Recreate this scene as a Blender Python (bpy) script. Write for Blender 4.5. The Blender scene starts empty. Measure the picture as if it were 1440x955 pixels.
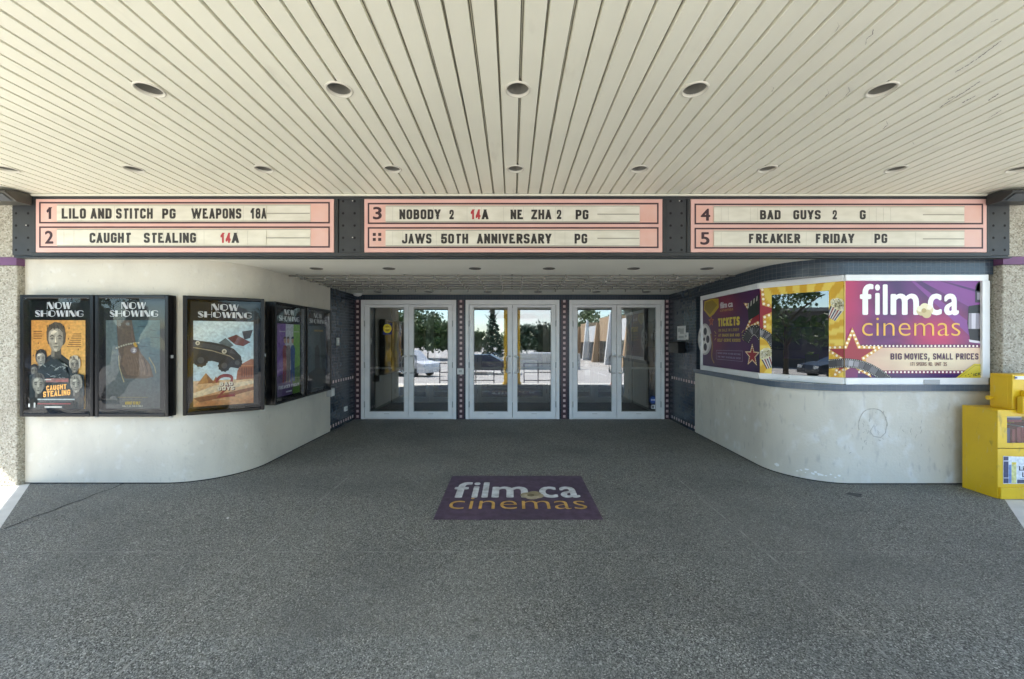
import bpy, math, random
from math import sin, cos, pi, sqrt, atan2, radians
random.seed(7)
S = bpy.context.scene
COL = S.collection

# ------------------------------------------------------------------ camera, sky, sun, exposure
F = 560.0                       # focal length in photo pixels (1440 wide)
CAM_H = 1.5
cd = bpy.data.cameras.new('camera'); cd.sensor_width = 36; cd.lens = 36 * F / 1440
cd.clip_start = 0.05; cd.clip_end = 2000
cam = bpy.data.objects.new('camera', cd); COL.objects.link(cam)
cam.location = (0, 0, CAM_H); cam.rotation_euler = (pi / 2, 0, 0)
S.camera = cam

SUN_D = (-0.50, -0.40, 1.0)     # towards the sun: from the left, behind the camera
sl = sqrt(sum(a * a for a in SUN_D))
ELEV = math.asin(SUN_D[2] / sl); AZ = atan2(SUN_D[0], SUN_D[1])
W = bpy.data.worlds.new('World'); S.world = W; W.use_nodes = True
nt = W.node_tree; N = nt.nodes; L = nt.links
bg = N['Background']; bg.inputs[1].default_value = 0.15
sky = N.new('ShaderNodeTexSky'); sky.sky_type = 'NISHITA'; sky.sun_disc = False
sky.sun_elevation = ELEV; sky.sun_rotation = AZ; sky.dust_density = .4; sky.ozone_density = 2.0
tc = N.new('ShaderNodeTexCoord'); mp = N.new('ShaderNodeMapping'); mp.inputs['Scale'].default_value = (1, 1, 2.6)
nz = N.new('ShaderNodeTexNoise'); nz.inputs['Scale'].default_value = 3.2; nz.inputs['Detail'].default_value = 8
nz.inputs['Roughness'].default_value = .62
rp = N.new('ShaderNodeValToRGB'); rp.color_ramp.elements[0].position = .53; rp.color_ramp.elements[1].position = .70
mx = N.new('ShaderNodeMixRGB'); mx.inputs[2].default_value = (4.4, 4.4, 4.5, 1)
L.new(tc.outputs['Generated'], mp.inputs[0]); L.new(mp.outputs[0], nz.inputs['Vector'])
L.new(nz.outputs[0], rp.inputs[0]); L.new(rp.outputs[0], mx.inputs[0]); L.new(sky.outputs[0], mx.inputs[1])
ml = N.new('ShaderNodeMixRGB'); ml.blend_type = 'MULTIPLY'; ml.inputs[0].default_value = 1; ml.inputs[2].default_value = (.83, .95, 1.0, 1)
L.new(sky.outputs[0], ml.inputs[1]); L.new(ml.outputs[0], mx.inputs[1]); L.new(mx.outputs[0], bg.inputs[0])
sd = bpy.data.lights.new('sun', 'SUN'); sd.energy = 4.5; sd.angle = radians(.5); sd.color = (1, .96, .91)
so = bpy.data.objects.new('sun', sd); COL.objects.link(so)
so.rotation_euler = (math.acos(SUN_D[2] / sl), 0, atan2(SUN_D[0], -SUN_D[1]))
so.location = (-10, -8, 25)
V = S.view_settings; V.view_transform = 'Standard'; V.look = 'None'; V.gamma = 1; V.exposure = 1.9
V.use_curve_mapping = False
S.cycles.max_bounces = 10; S.cycles.diffuse_bounces = 6; S.cycles.glossy_bounces = 5; S.cycles.transparent_max_bounces = 16

# ------------------------------------------------------------------ materials
def mat(name, base, rough=.6, metal=0, c2=None, nscale=8, detail=6, contrast=(.35, .65), bump=0, bscale=60, spec=.5, mscale=(1, 1, 1)):
    m = bpy.data.materials.new(name); m.use_nodes = True
    n = m.node_tree.nodes; l = m.node_tree.links; p = n['Principled BSDF']
    p.inputs['Base Color'].default_value = (*base, 1); p.inputs['Roughness'].default_value = rough
    p.inputs['Metallic'].default_value = metal; p.inputs['Specular IOR Level'].default_value = spec
    if c2 or bump:
        g = n.new('ShaderNodeNewGeometry'); mpg = n.new('ShaderNodeMapping'); mpg.inputs['Scale'].default_value = mscale
        l.new(g.outputs['Position'], mpg.inputs[0])
    if c2:
        t = n.new('ShaderNodeTexNoise'); t.inputs['Scale'].default_value = nscale; t.inputs['Detail'].default_value = detail
        r = n.new('ShaderNodeValToRGB'); r.color_ramp.elements[0].position = contrast[0]; r.color_ramp.elements[1].position = contrast[1]
        r.color_ramp.elements[0].color = (*base, 1); r.color_ramp.elements[1].color = (*c2, 1)
        l.new(mpg.outputs[0], t.inputs['Vector']); l.new(t.outputs[0], r.inputs[0]); l.new(r.outputs[0], p.inputs['Base Color'])
    if bump:
        t2 = n.new('ShaderNodeTexNoise'); t2.inputs['Scale'].default_value = bscale; t2.inputs['Detail'].default_value = 3
        b = n.new('ShaderNodeBump'); b.inputs['Strength'].default_value = bump; b.inputs['Distance'].default_value = .01
        l.new(mpg.outputs[0], t2.inputs['Vector']); l.new(t2.outputs[0], b.inputs['Height']); l.new(b.outputs[0], p.inputs['Normal'])
    return m

def mix_layer(m, col, scale, lo, hi, amount, mscale=(1, 1, 1), seed=0, detail=5):
    """a further layer of stain over the base colour of m"""
    n = m.node_tree.nodes; l = m.node_tree.links; p = n['Principled BSDF']
    g = n.new('ShaderNodeNewGeometry'); mpg = n.new('ShaderNodeMapping'); mpg.inputs['Scale'].default_value = mscale
    mpg.inputs['Location'].default_value = (seed * 3.1, seed * 1.7, seed)
    t = n.new('ShaderNodeTexNoise'); t.inputs['Scale'].default_value = scale; t.inputs['Detail'].default_value = detail
    mr = n.new('ShaderNodeMapRange'); mr.inputs[1].default_value = lo; mr.inputs[2].default_value = hi; mr.inputs[4].default_value = amount
    x = n.new('ShaderNodeMixRGB'); x.inputs[2].default_value = (*col, 1)
    l.new(g.outputs['Position'], mpg.inputs[0]); l.new(mpg.outputs[0], t.inputs['Vector']); l.new(t.outputs[0], mr.inputs[0]); l.new(mr.outputs[0], x.inputs[0])
    src = p.inputs['Base Color']
    if src.is_linked: l.new(src.links[0].from_socket, x.inputs[1])
    else: x.inputs[1].default_value = src.default_value[:]
    l.new(x.outputs[0], src)
    return m

def speckle(name, cols, scale, rough=.85, bump=.5, big=None):
    """exposed aggregate: stones of several colours"""
    m = bpy.data.materials.new(name); m.use_nodes = True
    n = m.node_tree.nodes; l = m.node_tree.links; p = n['Principled BSDF']; p.inputs['Roughness'].default_value = rough
    g = n.new('ShaderNodeNewGeometry'); v = n.new('ShaderNodeTexVoronoi'); v.inputs['Scale'].default_value = scale
    sp = n.new('ShaderNodeSeparateColor'); r = n.new('ShaderNodeValToRGB'); r.color_ramp.interpolation = 'CONSTANT'
    e = r.color_ramp.elements
    while len(e) < len(cols): e.new(.5)
    for i, (pos, c) in enumerate(cols): e[i].position = pos; e[i].color = (*c, 1)
    l.new(g.outputs['Position'], v.inputs['Vector']); l.new(v.outputs['Color'], sp.inputs[0]); l.new(sp.outputs[0], r.inputs[0])
    l.new(r.outputs[0], p.inputs['Base Color'])
    b = n.new('ShaderNodeBump'); b.inputs['Strength'].default_value = bump; b.inputs['Distance'].default_value = .006; b.invert = True
    l.new(v.outputs['Distance'], b.inputs['Height']); l.new(b.outputs[0], p.inputs['Normal'])
    return m

def tile_mat(name, c1, c2, grout, size=.05, rough=.25):
    m = bpy.data.materials.new(name); m.use_nodes = True
    n = m.node_tree.nodes; l = m.node_tree.links; p = n['Principled BSDF']; p.inputs['Roughness'].default_value = rough
    u = n.new('ShaderNodeUVMap'); u.uv_map = 'UVMap'
    b = n.new('ShaderNodeTexBrick'); b.offset = 0; b.squash = 1
    b.inputs['Color1'].default_value = (*c1, 1); b.inputs['Color2'].default_value = (*c2, 1); b.inputs['Mortar'].default_value = (*grout, 1)
    b.inputs['Scale'].default_value = 1; b.inputs['Mortar Size'].default_value = size * .045; b.inputs['Mortar Smooth'].default_value = .1
    b.inputs['Brick Width'].default_value = size; b.inputs['Row Height'].default_value = size
    l.new(u.outputs[0], b.inputs['Vector']); l.new(b.outputs['Color'], p.inputs['Base Color'])
    bp = n.new('ShaderNodeBump'); bp.inputs['Strength'].default_value = .5; bp.inputs['Distance'].default_value = .003; bp.invert = True
    l.new(b.outputs['Fac'], bp.inputs['Height']); l.new(bp.outputs[0], p.inputs['Normal'])
    return m

def glass_mat(name, tint, ior, wave=0, wscale=2.0, rough=0.0, gl=(1, 1, 1)):
    m = bpy.data.materials.new(name); m.use_nodes = True
    n = m.node_tree.nodes; l = m.node_tree.links; n.remove(n['Principled BSDF']); out = n['Material Output']
    tr = n.new('ShaderNodeBsdfTransparent'); tr.inputs[0].default_value = (*tint, 1)
    g = n.new('ShaderNodeBsdfGlossy'); g.inputs['Roughness'].default_value = rough; g.inputs[0].default_value = (*gl, 1)
    f = n.new('ShaderNodeFresnel'); f.inputs[0].default_value = ior
    mx = n.new('ShaderNodeMixShader')
    l.new(f.outputs[0], mx.inputs[0]); l.new(tr.outputs[0], mx.inputs[1]); l.new(g.outputs[0], mx.inputs[2]); l.new(mx.outputs[0], out.inputs[0])
    if wave:
        ge = n.new('ShaderNodeNewGeometry'); t = n.new('ShaderNodeTexNoise'); t.inputs['Scale'].default_value = wscale; t.inputs['Detail'].default_value = 1
        b = n.new('ShaderNodeBump'); b.inputs['Strength'].default_value = wave; b.inputs['Distance'].default_value = .1
        l.new(ge.outputs['Position'], t.inputs['Vector']); l.new(t.outputs[0], b.inputs['Height'])
        l.new(b.outputs[0], g.inputs['Normal'])
    return m

def print_mat(name, rough=.45, grain=.24, gscale=34):
    """printed paper or vinyl: the ink colours sit on the faces"""
    m = bpy.data.materials.new(name); m.use_nodes = True
    n = m.node_tree.nodes; l = m.node_tree.links; p = n['Principled BSDF']; p.inputs['Roughness'].default_value = rough
    a = n.new('ShaderNodeAttribute'); a.attribute_name = 'Col'
    g = n.new('ShaderNodeNewGeometry'); t = n.new('ShaderNodeTexNoise'); t.inputs['Scale'].default_value = gscale; t.inputs['Detail'].default_value = 6
    mr = n.new('ShaderNodeMapRange'); mr.inputs[1].default_value = .3; mr.inputs[2].default_value = .7; mr.inputs[3].default_value = 1 - grain; mr.inputs[4].default_value = 1 + grain
    x = n.new('ShaderNodeVectorMath'); x.operation = 'SCALE'
    l.new(g.outputs['Position'], t.inputs['Vector']); l.new(t.outputs[0], mr.inputs[0])
    l.new(a.outputs['Color'], x.inputs[0]); l.new(mr.outputs[0], x.inputs['Scale']); l.new(x.outputs[0], p.inputs['Base Color'])
    return m

def emit_mat(name, c, s):
    m = bpy.data.materials.new(name); m.use_nodes = True
    p = m.node_tree.nodes['Principled BSDF']; p.inputs['Emission Color'].default_value = (*c, 1); p.inputs['Emission Strength'].default_value = s
    return m

M = {}
M['plaster'] = mat('plaster', (.62, .585, .495), .8, c2=(.565, .53, .45), nscale=2.2, bump=.25, bscale=45)
mix_layer(M['plaster'], (.40, .38, .34), 3.0, .54, .78, .4, (1, 1, .45), 1)
mix_layer(M['plaster'], (.72, .71, .68), 11, .6, .75, .35, (1, 1, 1), 4)
mix_layer(M['plaster'], (.33, .31, .28), 26, .62, .74, .3, (1, 1, .5), 7)
M['plaster_worn'] = mat('worn_plaster', (.655, .625, .54), .8, c2=(.61, .58, .50), nscale=2.2, bump=.25, bscale=45)
mix_layer(M['plaster_worn'], (.42, .40, .36), 3.4, .54, .76, .4, (1, 1, .4), 1)
mix_layer(M['plaster_worn'], (.76, .76, .74), 6, .56, .72, .6, (1, 1, .8), 4)
mix_layer(M['plaster_worn'], (.34, .33, .31), 17, .60, .72, .42, (1, 1, .35), 7)
M['board'] = mat('soffit_board', (.725, .705, .585), .45, c2=(.68, .66, .545), nscale=1.1, bump=.04, bscale=300)
mix_layer(M['board'], (.50, .47, .38), .9, .52, .8, .35, (1, .35, 1), 3)
mix_layer(M['board'], (.42, .39, .31), 7, .64, .76, .3, (1, .3, 1), 8)
M['groove'] = mat('groove', (.56, .53, .44), .7)
M['soffit'] = mat('soffit_panel', (.76, .74, .65), .7, c2=(.71, .69, .60), nscale=1.5)
M['peel'] = mat('peeled_paint', (.25, .235, .20), .8)
M['floor'] = speckle('dark_aggregate', [(0, (.058, .058, .051)), (.25, (.135, .137, .123)), (.56, (.22, .223, .202)), (.84, (.31, .312, .284)), (.96, (.47, .465, .425))], 180, .75, .4)
mix_layer(M['floor'], (.26, .262, .24), .55, .48, .7, .3, seed=9)
mix_layer(M['floor'], (.06, .06, .057), 5, .66, .76, .3, seed=11, detail=4)
mix_layer(M['floor'], (.07, .076, .075), 1.3, .45, .7, .4, seed=2)
mix_layer(M['floor'], (.06, .06, .056), 15, .755, .775, .4, seed=21, detail=0)
mix_layer(M['floor'], (.19, .195, .185), 3.5, .58, .8, .25, seed=5)
M['joint'] = mat('joint', (.34, .34, .315), .9, c2=(.15, .155, .145), nscale=9)
M['concrete'] = mat('concrete', (.60, .575, .51), .85, c2=(.53, .51, .455), nscale=3, bump=.3, bscale=40)
M['asphalt'] = mat('asphalt', (.40, .38, .345), .9, c2=(.33, .315, .29), nscale=1.2, bump=.3, bscale=60)
M['white_line'] = mat('road_paint', (.75, .75, .72), .7)
M['pier'] = speckle('pebble_dash', [(0, (.20, .18, .14)), (.12, (.30, .28, .225)), (.45, (.365, .34, .28)), (.8, (.43, .41, .345))], 75, .9, .6)
mix_layer(M['pier'], (.27, .24, .19), 2.0, .5, .75, .5, seed=3)
M['purple_band'] = mat('purple_paint', (.15, .06, .15), .6, c2=(.12, .05, .12), nscale=6)
M['housing'] = mat('dark_metal', (.018, .020, .021), .45, c2=(.027, .029, .03), nscale=7, bump=.05, bscale=30)
M['plate'] = mat('plate_metal', (.032, .034, .036), .5, c2=(.024, .026, .029), nscale=9)
M['hole'] = mat('bolt_hole', (.006, .006, .006), .9)
M['chip'] = mat('bare_chip', (.5, .48, .42), .6)
M['pink'] = mat('pink_acrylic', (.70, .435, .385), .35, c2=(.66, .385, .335), nscale=2.5)
M['pink_light'] = mat('faded_pink', (.70, .45, .39), .35, c2=(.68, .385, .31), nscale=4)
M['maroon'] = mat('maroon_paint', (.045, .018, .025), .5)
M['cream'] = mat('cream_track', (.70, .67, .57), .4, c2=(.62, .59, .49), nscale=5, mscale=(1, 1, 3))
M['letter'] = mat('letter_black', (.028, .024, .022), .4)
M['letter_red'] = mat('letter_red', (.42, .035, .045), .4)
M['track_line'] = mat('track_line', (.36, .34, .28), .5)
M['tile'] = tile_mat('blue_grey_tile', (.030, .042, .058), (.038, .052, .070), (.085, .095, .11))
M['tile_sill'] = tile_mat('sill_tile', (.085, .115, .155), (.095, .125, .165), (.12, .15, .18), .05)
M['tile_pink'] = mat('pink_tile', (.55, .38, .37), .3, c2=(.62, .50, .49), nscale=9)
M['tile_maroon'] = mat('maroon_tile', (.050, .022, .034), .3)
M['alu'] = mat('white_aluminium', (.86, .865, .86), .35, c2=(.80, .81, .81), nscale=6)
M['alu_grey'] = mat('grey_aluminium', (.42, .43, .43), .4)
M['chrome'] = mat('brushed_steel', (.72, .72, .71), .35, .6)
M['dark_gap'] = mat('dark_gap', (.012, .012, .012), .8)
M['black'] = mat('black_frame', (.006, .006, .007), .24, bump=.03, bscale=20, spec=.3)
M['black_paper'] = mat('black_backing', (.010, .010, .010), .8)
M['white_ink'] = mat('white_letter', (.72, .73, .72), .5)
M['door_glass'] = glass_mat('door_glass', (.62, .66, .66), 3.3)
M['booth_glass'] = glass_mat('booth_glass', (.6, .64, .64), 2.3)
M['cover'] = glass_mat('clear_cover', (.92, .92, .92), 1.38, .2, 2.2)
M['thin_glass'] = glass_mat('thin_glass', (.85, .87, .87), 1.35)
M['print'] = print_mat('poster_ink')
M['vinyl'] = print_mat('banner_vinyl', .35, .05, 5)
M['decal'] = print_mat('floor_decal', .6, .28, 14)
M['yellow'] = mat('yellow_paint', (.72, .47, .010), .4, c2=(.66, .42, .012), nscale=5, bump=.08, bscale=9)
mix_layer(M['yellow'], (.22, .15, .03), 14, .63, .74, .55, (1, 1, .5), 3)
mix_layer(M['yellow'], (.60, .45, .16), 40, .66, .7, .5, (1, 1, .2), 6)
M['yellow_col'] = mat('yellow_column', (.55, .36, .02), .5)
M['paper'] = mat('paper', (.74, .74, .72), .7)
M['can'] = mat('lamp_can', (.24, .23, .20), .4, .2)
M['can_dark'] = mat('dark_lamp_can', (.03, .028, .025), .5)
M['ring_dark'] = mat('dark_lamp_ring', (.10, .095, .08), .5)
M['ring'] = mat('lamp_ring', (.58, .55, .46), .4)
M['bulb'] = mat('lamp_bulb', (.55, .54, .48), .2)
M['clear_bulb'] = mat('clear_bulb', (.30, .29, .26), .15)
M['socket'] = mat('socket', (.20, .19, .165), .5)
M['rail'] = mat('rail', (.15, .14, .12), .5)
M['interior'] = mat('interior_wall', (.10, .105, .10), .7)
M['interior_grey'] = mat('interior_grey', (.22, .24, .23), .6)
M['carpet'] = mat('carpet', (.035, .035, .04), .95, c2=(.05, .05, .055), nscale=40)
M['purple_dim'] = mat('purple_cloth', (.20, .10, .50), .7)
M['lamp_glow'] = emit_mat('lamp_glow', (1, .93, .8), 6)
M['leaf'] = mat('leaf', (.055, .10, .026), .6, c2=(.10, .15, .04), nscale=.8)
M['leaf_dark'] = mat('leaf_dark', (.022, .045, .020), .6, c2=(.04, .07, .028), nscale=.8)
M['bark'] = mat('bark', (.09, .07, .05), .9)
M['car_white'] = mat('white_car', (.72, .72, .71), .25)
M['car_dark'] = mat('dark_car', (.03, .035, .045), .25)
M['car_glass'] = mat('car_glass', (.015, .017, .02), .08)
M['tyre'] = mat('tyre', (.02, .02, .02), .85)
M['rim'] = mat('rim', (.45, .45, .45), .3, .8)
M['red_lamp'] = mat('red_lamp', (.4, .02, .02), .3)
M['orange'] = mat('orange_plastic', (.75, .13, .02), .5)
M['iron'] = mat('black_iron', (.02, .02, .02), .5)
M['mall_white'] = mat('mall_white', (.62, .62, .60), .8)
M['mall_tan'] = mat('mall_tan', (.42, .29, .17), .8)
M['shop_glass'] = mat('shop_glass', (.03, .035, .04), .15)
M['roofing'] = mat('roofing', (.25, .24, .22), .8)
M['books'] = mat('book_cloth', (.30, .05, .06), .6)
M['book_blue'] = mat('book_blue', (.05, .08, .22), .6)

# ------------------------------------------------------------------ mesh helpers
class MB:
    def __init__(s): s.v = []; s.f = []; s.m = []; s.uv = {}; s.c = {}; s.sm = []
    def face(s, pts, m=0, uv=None, col=None, smooth=False):
        i = len(s.v); s.v += [tuple(p) for p in pts]; s.f.append(list(range(i, i + len(pts)))); s.m.append(m); s.sm.append(smooth)
        k = len(s.f) - 1
        if uv: s.uv[k] = uv
        if col: s.c[k] = col
    def box(s, x0, x1, y0, y1, z0, z1, m=0):
        i = len(s.v)
        s.v += [(x0, y0, z0), (x1, y0, z0), (x1, y1, z0), (x0, y1, z0), (x0, y0, z1), (x1, y0, z1), (x1, y1, z1), (x0, y1, z1)]
        for q in ((0, 3, 2, 1), (4, 5, 6, 7), (0, 1, 5, 4), (1, 2, 6, 5), (2, 3, 7, 6), (3, 0, 4, 7)):
            s.f.append([i + a for a in q]); s.m.append(m); s.sm.append(False)
        return s
    def grid(s, rows, m=0, closed=False, smooth=True):
        i = len(s.v); n = len(rows[0])
        for r in rows: s.v += [tuple(p) for p in r]
        for a in range(len(rows) - 1):
            for b in range(n if closed else n - 1):
                b2 = (b + 1) % n
                s.f.append([i + a * n + b, i + a * n + b2, i + (a + 1) * n + b2, i + (a + 1) * n + b]); s.m.append(m); s.sm.append(smooth)
        return s
    def tube(s, path, r, n=8, m=0, caps=True):
        """round bar through the points of path"""
        from mathutils import Vector
        P = [Vector(p) for p in path]; rows = []
        for k, p in enumerate(P):
            d = (P[min(k + 1, len(P) - 1)] - P[max(k - 1, 0)]).normalized()
            a = d.cross(Vector((0, 0, 1)))
            if a.length < 1e-3: a = d.cross(Vector((1, 0, 0)))
            a.normalize(); b = d.cross(a); rr = r[k] if isinstance(r, (list, tuple)) else r
            rows.append([p + (a * cos(2 * pi * j / n) + b * sin(2 * pi * j / n)) * rr for j in range(n)])
        s.grid(rows, m, True)
        if caps: s.face(rows[0], m); s.face(rows[-1][::-1], m)
        return s
    def lathe(s, cx, cy, prof, n=24, m=0):
        s.grid([[(cx + r * cos(2 * pi * j / n), cy + r * sin(2 * pi * j / n), z) for j in range(n)] for r, z in prof], m, True); return s
    def prism(s, pts, a0, a1, axis='x', m=0):
        """closed outline pts (in the two other axes) swept along an axis"""
        def at(p, a): return (a, p[0], p[1]) if axis == 'x' else (p[0], a, p[1]) if axis == 'y' else (p[0], p[1], a)
        s.face([at(p, a0) for p in pts], m); s.face([at(p, a1) for p in pts][::-1], m)
        for k in range(len(pts)):
            q = pts[(k + 1) % len(pts)]; p = pts[k]
            s.face([at(p, a0), at(q, a0), at(q, a1), at(p, a1)], m)
        return s

WL = {}
def obj(name, mb, mats, parent=None, bevel=0, seg=2):
    off = WL.get(parent.name, (0, 0, 0)) if parent else (0, 0, 0)
    me = bpy.data.meshes.new(name)
    me.from_pydata([(x - off[0], y - off[1], z - off[2]) for x, y, z in mb.v], [], mb.f)
    mats = mats if isinstance(mats, (list, tuple)) else [mats]
    for m in mats: me.materials.append(M[m] if isinstance(m, str) else m)
    for p, mi, sm in zip(me.polygons, mb.m, mb.sm): p.material_index = mi; p.use_smooth = sm
    if mb.uv:
        ul = me.uv_layers.new(name='UVMap')
        for k, uv in mb.uv.items():
            for li, t in zip(me.polygons[k].loop_indices, uv): ul.data[li].uv = t
    if mb.c:
        ca = me.color_attributes.new('Col', 'FLOAT_COLOR', 'CORNER')
        for k, c in mb.c.items():
            ls = list(me.polygons[k].loop_indices)
            for j, li in enumerate(ls):
                cc = c[j] if isinstance(c[0], (list, tuple)) else c
                ca.data[li].color = (*cc, 1)
    me.update()
    o = bpy.data.objects.new(name, me); COL.objects.link(o)
    if parent: o.parent = parent; WL[o.name] = off
    else: WL[o.name] = (0, 0, 0)
    if bevel:
        b = o.modifiers.new('bevel', 'BEVEL'); b.width = bevel; b.segments = seg; b.limit_method = 'ANGLE'
    return o

def tag(o, label=None, cat=None, group=None, kind=None):
    if label: o['label'] = label
    if cat: o['category'] = cat
    if group: o['group'] = group
    if kind: o['kind'] = kind
    return o
def thing(name, label, cat, loc, group=None):
    o = bpy.data.objects.new(name, None); COL.objects.link(o); o.location = loc; o.empty_display_size = .1
    WL[o.name] = tuple(loc); return tag(o, label, cat, group)
def dup(root, loc, label=None):
    r = root.copy(); COL.objects.link(r); r.location = loc
    if label: r['label'] = label
    for ch in list(root.children):
        c = ch.copy(); COL.objects.link(c); c.parent = r
        for g in list(ch.children):
            d = g.copy(); COL.objects.link(d); d.parent = c
    return r
def structure(name, mb, mats, kind='structure'): return tag(obj(name, mb, mats), kind=kind)

# ------------------------------------------------------------------ lettering
def fillet(path, closed=False):
    out = []; n = len(path)
    for i, p in enumerate(path):
        r = p[2] if len(p) > 2 else 0
        if not r or (not closed and i in (0, n - 1)): out.append((p[0], p[1])); continue
        a = path[i - 1]; b = path[(i + 1) % n]
        def toward(q):
            d = sqrt((q[0] - p[0]) ** 2 + (q[1] - p[1]) ** 2); k = min(r, d * .5) / d
            return (p[0] + (q[0] - p[0]) * k, p[1] + (q[1] - p[1]) * k)
        A = toward(a); B = toward(b)
        for t in (0, .25, .5, .75, 1):
            out.append(((1 - t) ** 2 * A[0] + 2 * t * (1 - t) * p[0] + t * t * B[0], (1 - t) ** 2 * A[1] + 2 * t * (1 - t) * p[1] + t * t * B[1]))
    res = []
    for p in out:
        if not res or abs(p[0] - res[-1][0]) + abs(p[1] - res[-1][1]) > 1e-6: res.append(p)
    return res
def stroke(path, t, closed=False):
    """quads of a line of width t with mitred joints"""
    n = len(path); A = []; B = []
    def nrm(p, q):
        d = sqrt((q[0] - p[0]) ** 2 + (q[1] - p[1]) ** 2) or 1; return (-(q[1] - p[1]) / d, (q[0] - p[0]) / d)
    for i, p in enumerate(path):
        ns = []
        if i > 0 or closed: ns.append(nrm(path[i - 1], p))
        if i < n - 1 or closed: ns.append(nrm(p, path[(i + 1) % n]))
        if len(ns) == 2:
            mx_, my_ = ns[0][0] + ns[1][0], ns[0][1] + ns[1][1]; q = max(.35, (mx_ * mx_ + my_ * my_) / 2)
            v = (mx_ / q, my_ / q)
        else: v = ns[0]
        A.append((p[0] + v[0] * t / 2, p[1] + v[1] * t / 2)); B.append((p[0] - v[0] * t / 2, p[1] - v[1] * t / 2))
    R = range(n if closed else n - 1)
    return [[A[i], A[(i + 1) % n], B[(i + 1) % n], B[i]] for i in R]
R_ = .42
GL = {
 'A': [[(0, 0), (.5, 1), (1, 0)], [(.17, .26), (.83, .26)]],
 'B': [[(0, .52), (0, 1), (.94, 1, R_), (.94, .52, R_), (0, .52)], [(0, .52), (1, .52, R_), (1, 0, R_), (0, 0), (0, .52)]],
 'C': [[(1, .7), (1, 1, R_), (0, 1, R_), (0, 0, R_), (1, 0, R_), (1, .3)]],
 'D': [[(0, 0), (0, 1), (1, 1, R_), (1, 0, R_), (0, 0)]],
 'E': [[(1, 1), (0, 1), (0, 0), (1, 0)], [(0, .52), (.8, .52)]],
 'F': [[(1, 1), (0, 1), (0, 0)], [(0, .52), (.8, .52)]],
 'G': [[(1, .72), (1, 1, R_), (0, 1, R_), (0, 0, R_), (1, 0, R_), (1, .46), (.55, .46)]],
 'H': [[(0, 0), (0, 1)], [(1, 0), (1, 1)], [(0, .52), (1, .52)]],
 'I': [[(.5, 0), (.5, 1)]],
 'J': [[(1, 1), (1, 0, R_), (0, 0, R_), (0, .3)]],
 'K': [[(0, 0), (0, 1)], [(1, 1), (0.05, .42)], [(.3, .6), (1, 0)]],
 'L': [[(0, 1), (0, 0), (1, 0)]],
 'M': [[(0, 0), (0, 1), (.5, .3), (1, 1), (1, 0)]],
 'N': [[(0, 0), (0, 1), (1, 0), (1, 1)]],
 'O': [[(0, 0, R_), (0, 1, R_), (1, 1, R_), (1, 0, R_), 'c']],
 'P': [[(0, 0), (0, 1), (1, 1, R_), (1, .44, R_), (0, .44)]],
 'R': [[(0, 0), (0, 1), (1, 1, R_), (1, .46, R_), (0, .46)], [(.5, .46), (1, 0)]],
 'S': [[(1, .74), (1, 1, R_), (0, 1, R_), (0, .54, R_), (1, .46, R_), (1, 0, R_), (0, 0, R_), (0, .26)]],
 'T': [[(0, 1), (1, 1)], [(.5, 1), (.5, 0)]],
 'U': [[(0, 1), (0, 0, R_), (1, 0, R_), (1, 1)]],
 'V': [[(0, 1), (.5, 0), (1, 1)]],
 'W': [[(0, 1), (.25, 0), (.5, 1), (.75, 0), (1, 1)]],
 'X': [[(0, 0), (1, 1)], [(0, 1), (1, 0)]],
 'Y': [[(0, 1), (.5, .45), (1, 1)], [(.5, .45), (.5, 0)]],
 'Z': [[(0, 1), (1, 1), (0, 0), (1, 0)]],
 '0': [[(0, 0, R_), (0, 1, R_), (1, 1, R_), (1, 0, R_), 'c']],
 '1': [[(0, .78), (.6, 1), (.6, 0)]],
 '2': [[(0, .7), (0, 1, R_), (1, 1, R_), (1, .58, .3), (0, 0), (1, 0)]],
 '3': [[(0, .75), (0, 1, R_), (1, 1, R_), (1, .53, R_), (.4, .53)], [(.4, .53), (1, .53, R_), (1, 0, R_), (0, 0, R_), (0, .25)]],
 '4': [[(.74, 0), (.74, 1), (0, .27), (1, .27)]],
 '5': [[(1, 1), (0.05, 1), (0, .55), (1, .62, R_), (1, 0, R_), (0, 0, R_), (0, .22)]],
 '7': [[(0, 1), (1, 1), (.4, 0)]],
 '8': [[(.04, .53, R_), (.04, 1, R_), (.96, 1, R_), (.96, .53, R_), 'c'], [(0, 0, R_), (0, .53, R_), (1, .53, R_), (1, 0, R_), 'c']],
 ',': [[(.6, .06), (.3, -.16)]], '.': [[(.5, 0), (.5, .06)]], '-': [[(0, .45), (1, .45)]], "'": [[(.5, .8), (.5, 1)]],
}
GW = {'I': .0, 'W': .8, 'M': .62, '1': .24, ',': .1, '.': .02, '-': .25, "'": .02}
def clipbox(q, x0, x1, z0, z1):
    for ax, lim, sg in ((0, x0, 1), (0, x1, -1), (1, z0, 1), (1, z1, -1)):
        r = []
        for i in range(len(q)):
            p, n = q[i], q[(i + 1) % len(q)]; ip = (p[ax] - lim) * sg >= 0; inn = (n[ax] - lim) * sg >= 0
            if ip: r.append(p)
            if ip != inn:
                t = (lim - p[ax]) / (n[ax] - p[ax]); r.append((p[0] + t * (n[0] - p[0]), p[1] + t * (n[1] - p[1])))
        q = r
        if len(q) < 3: return []
    return q
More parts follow.
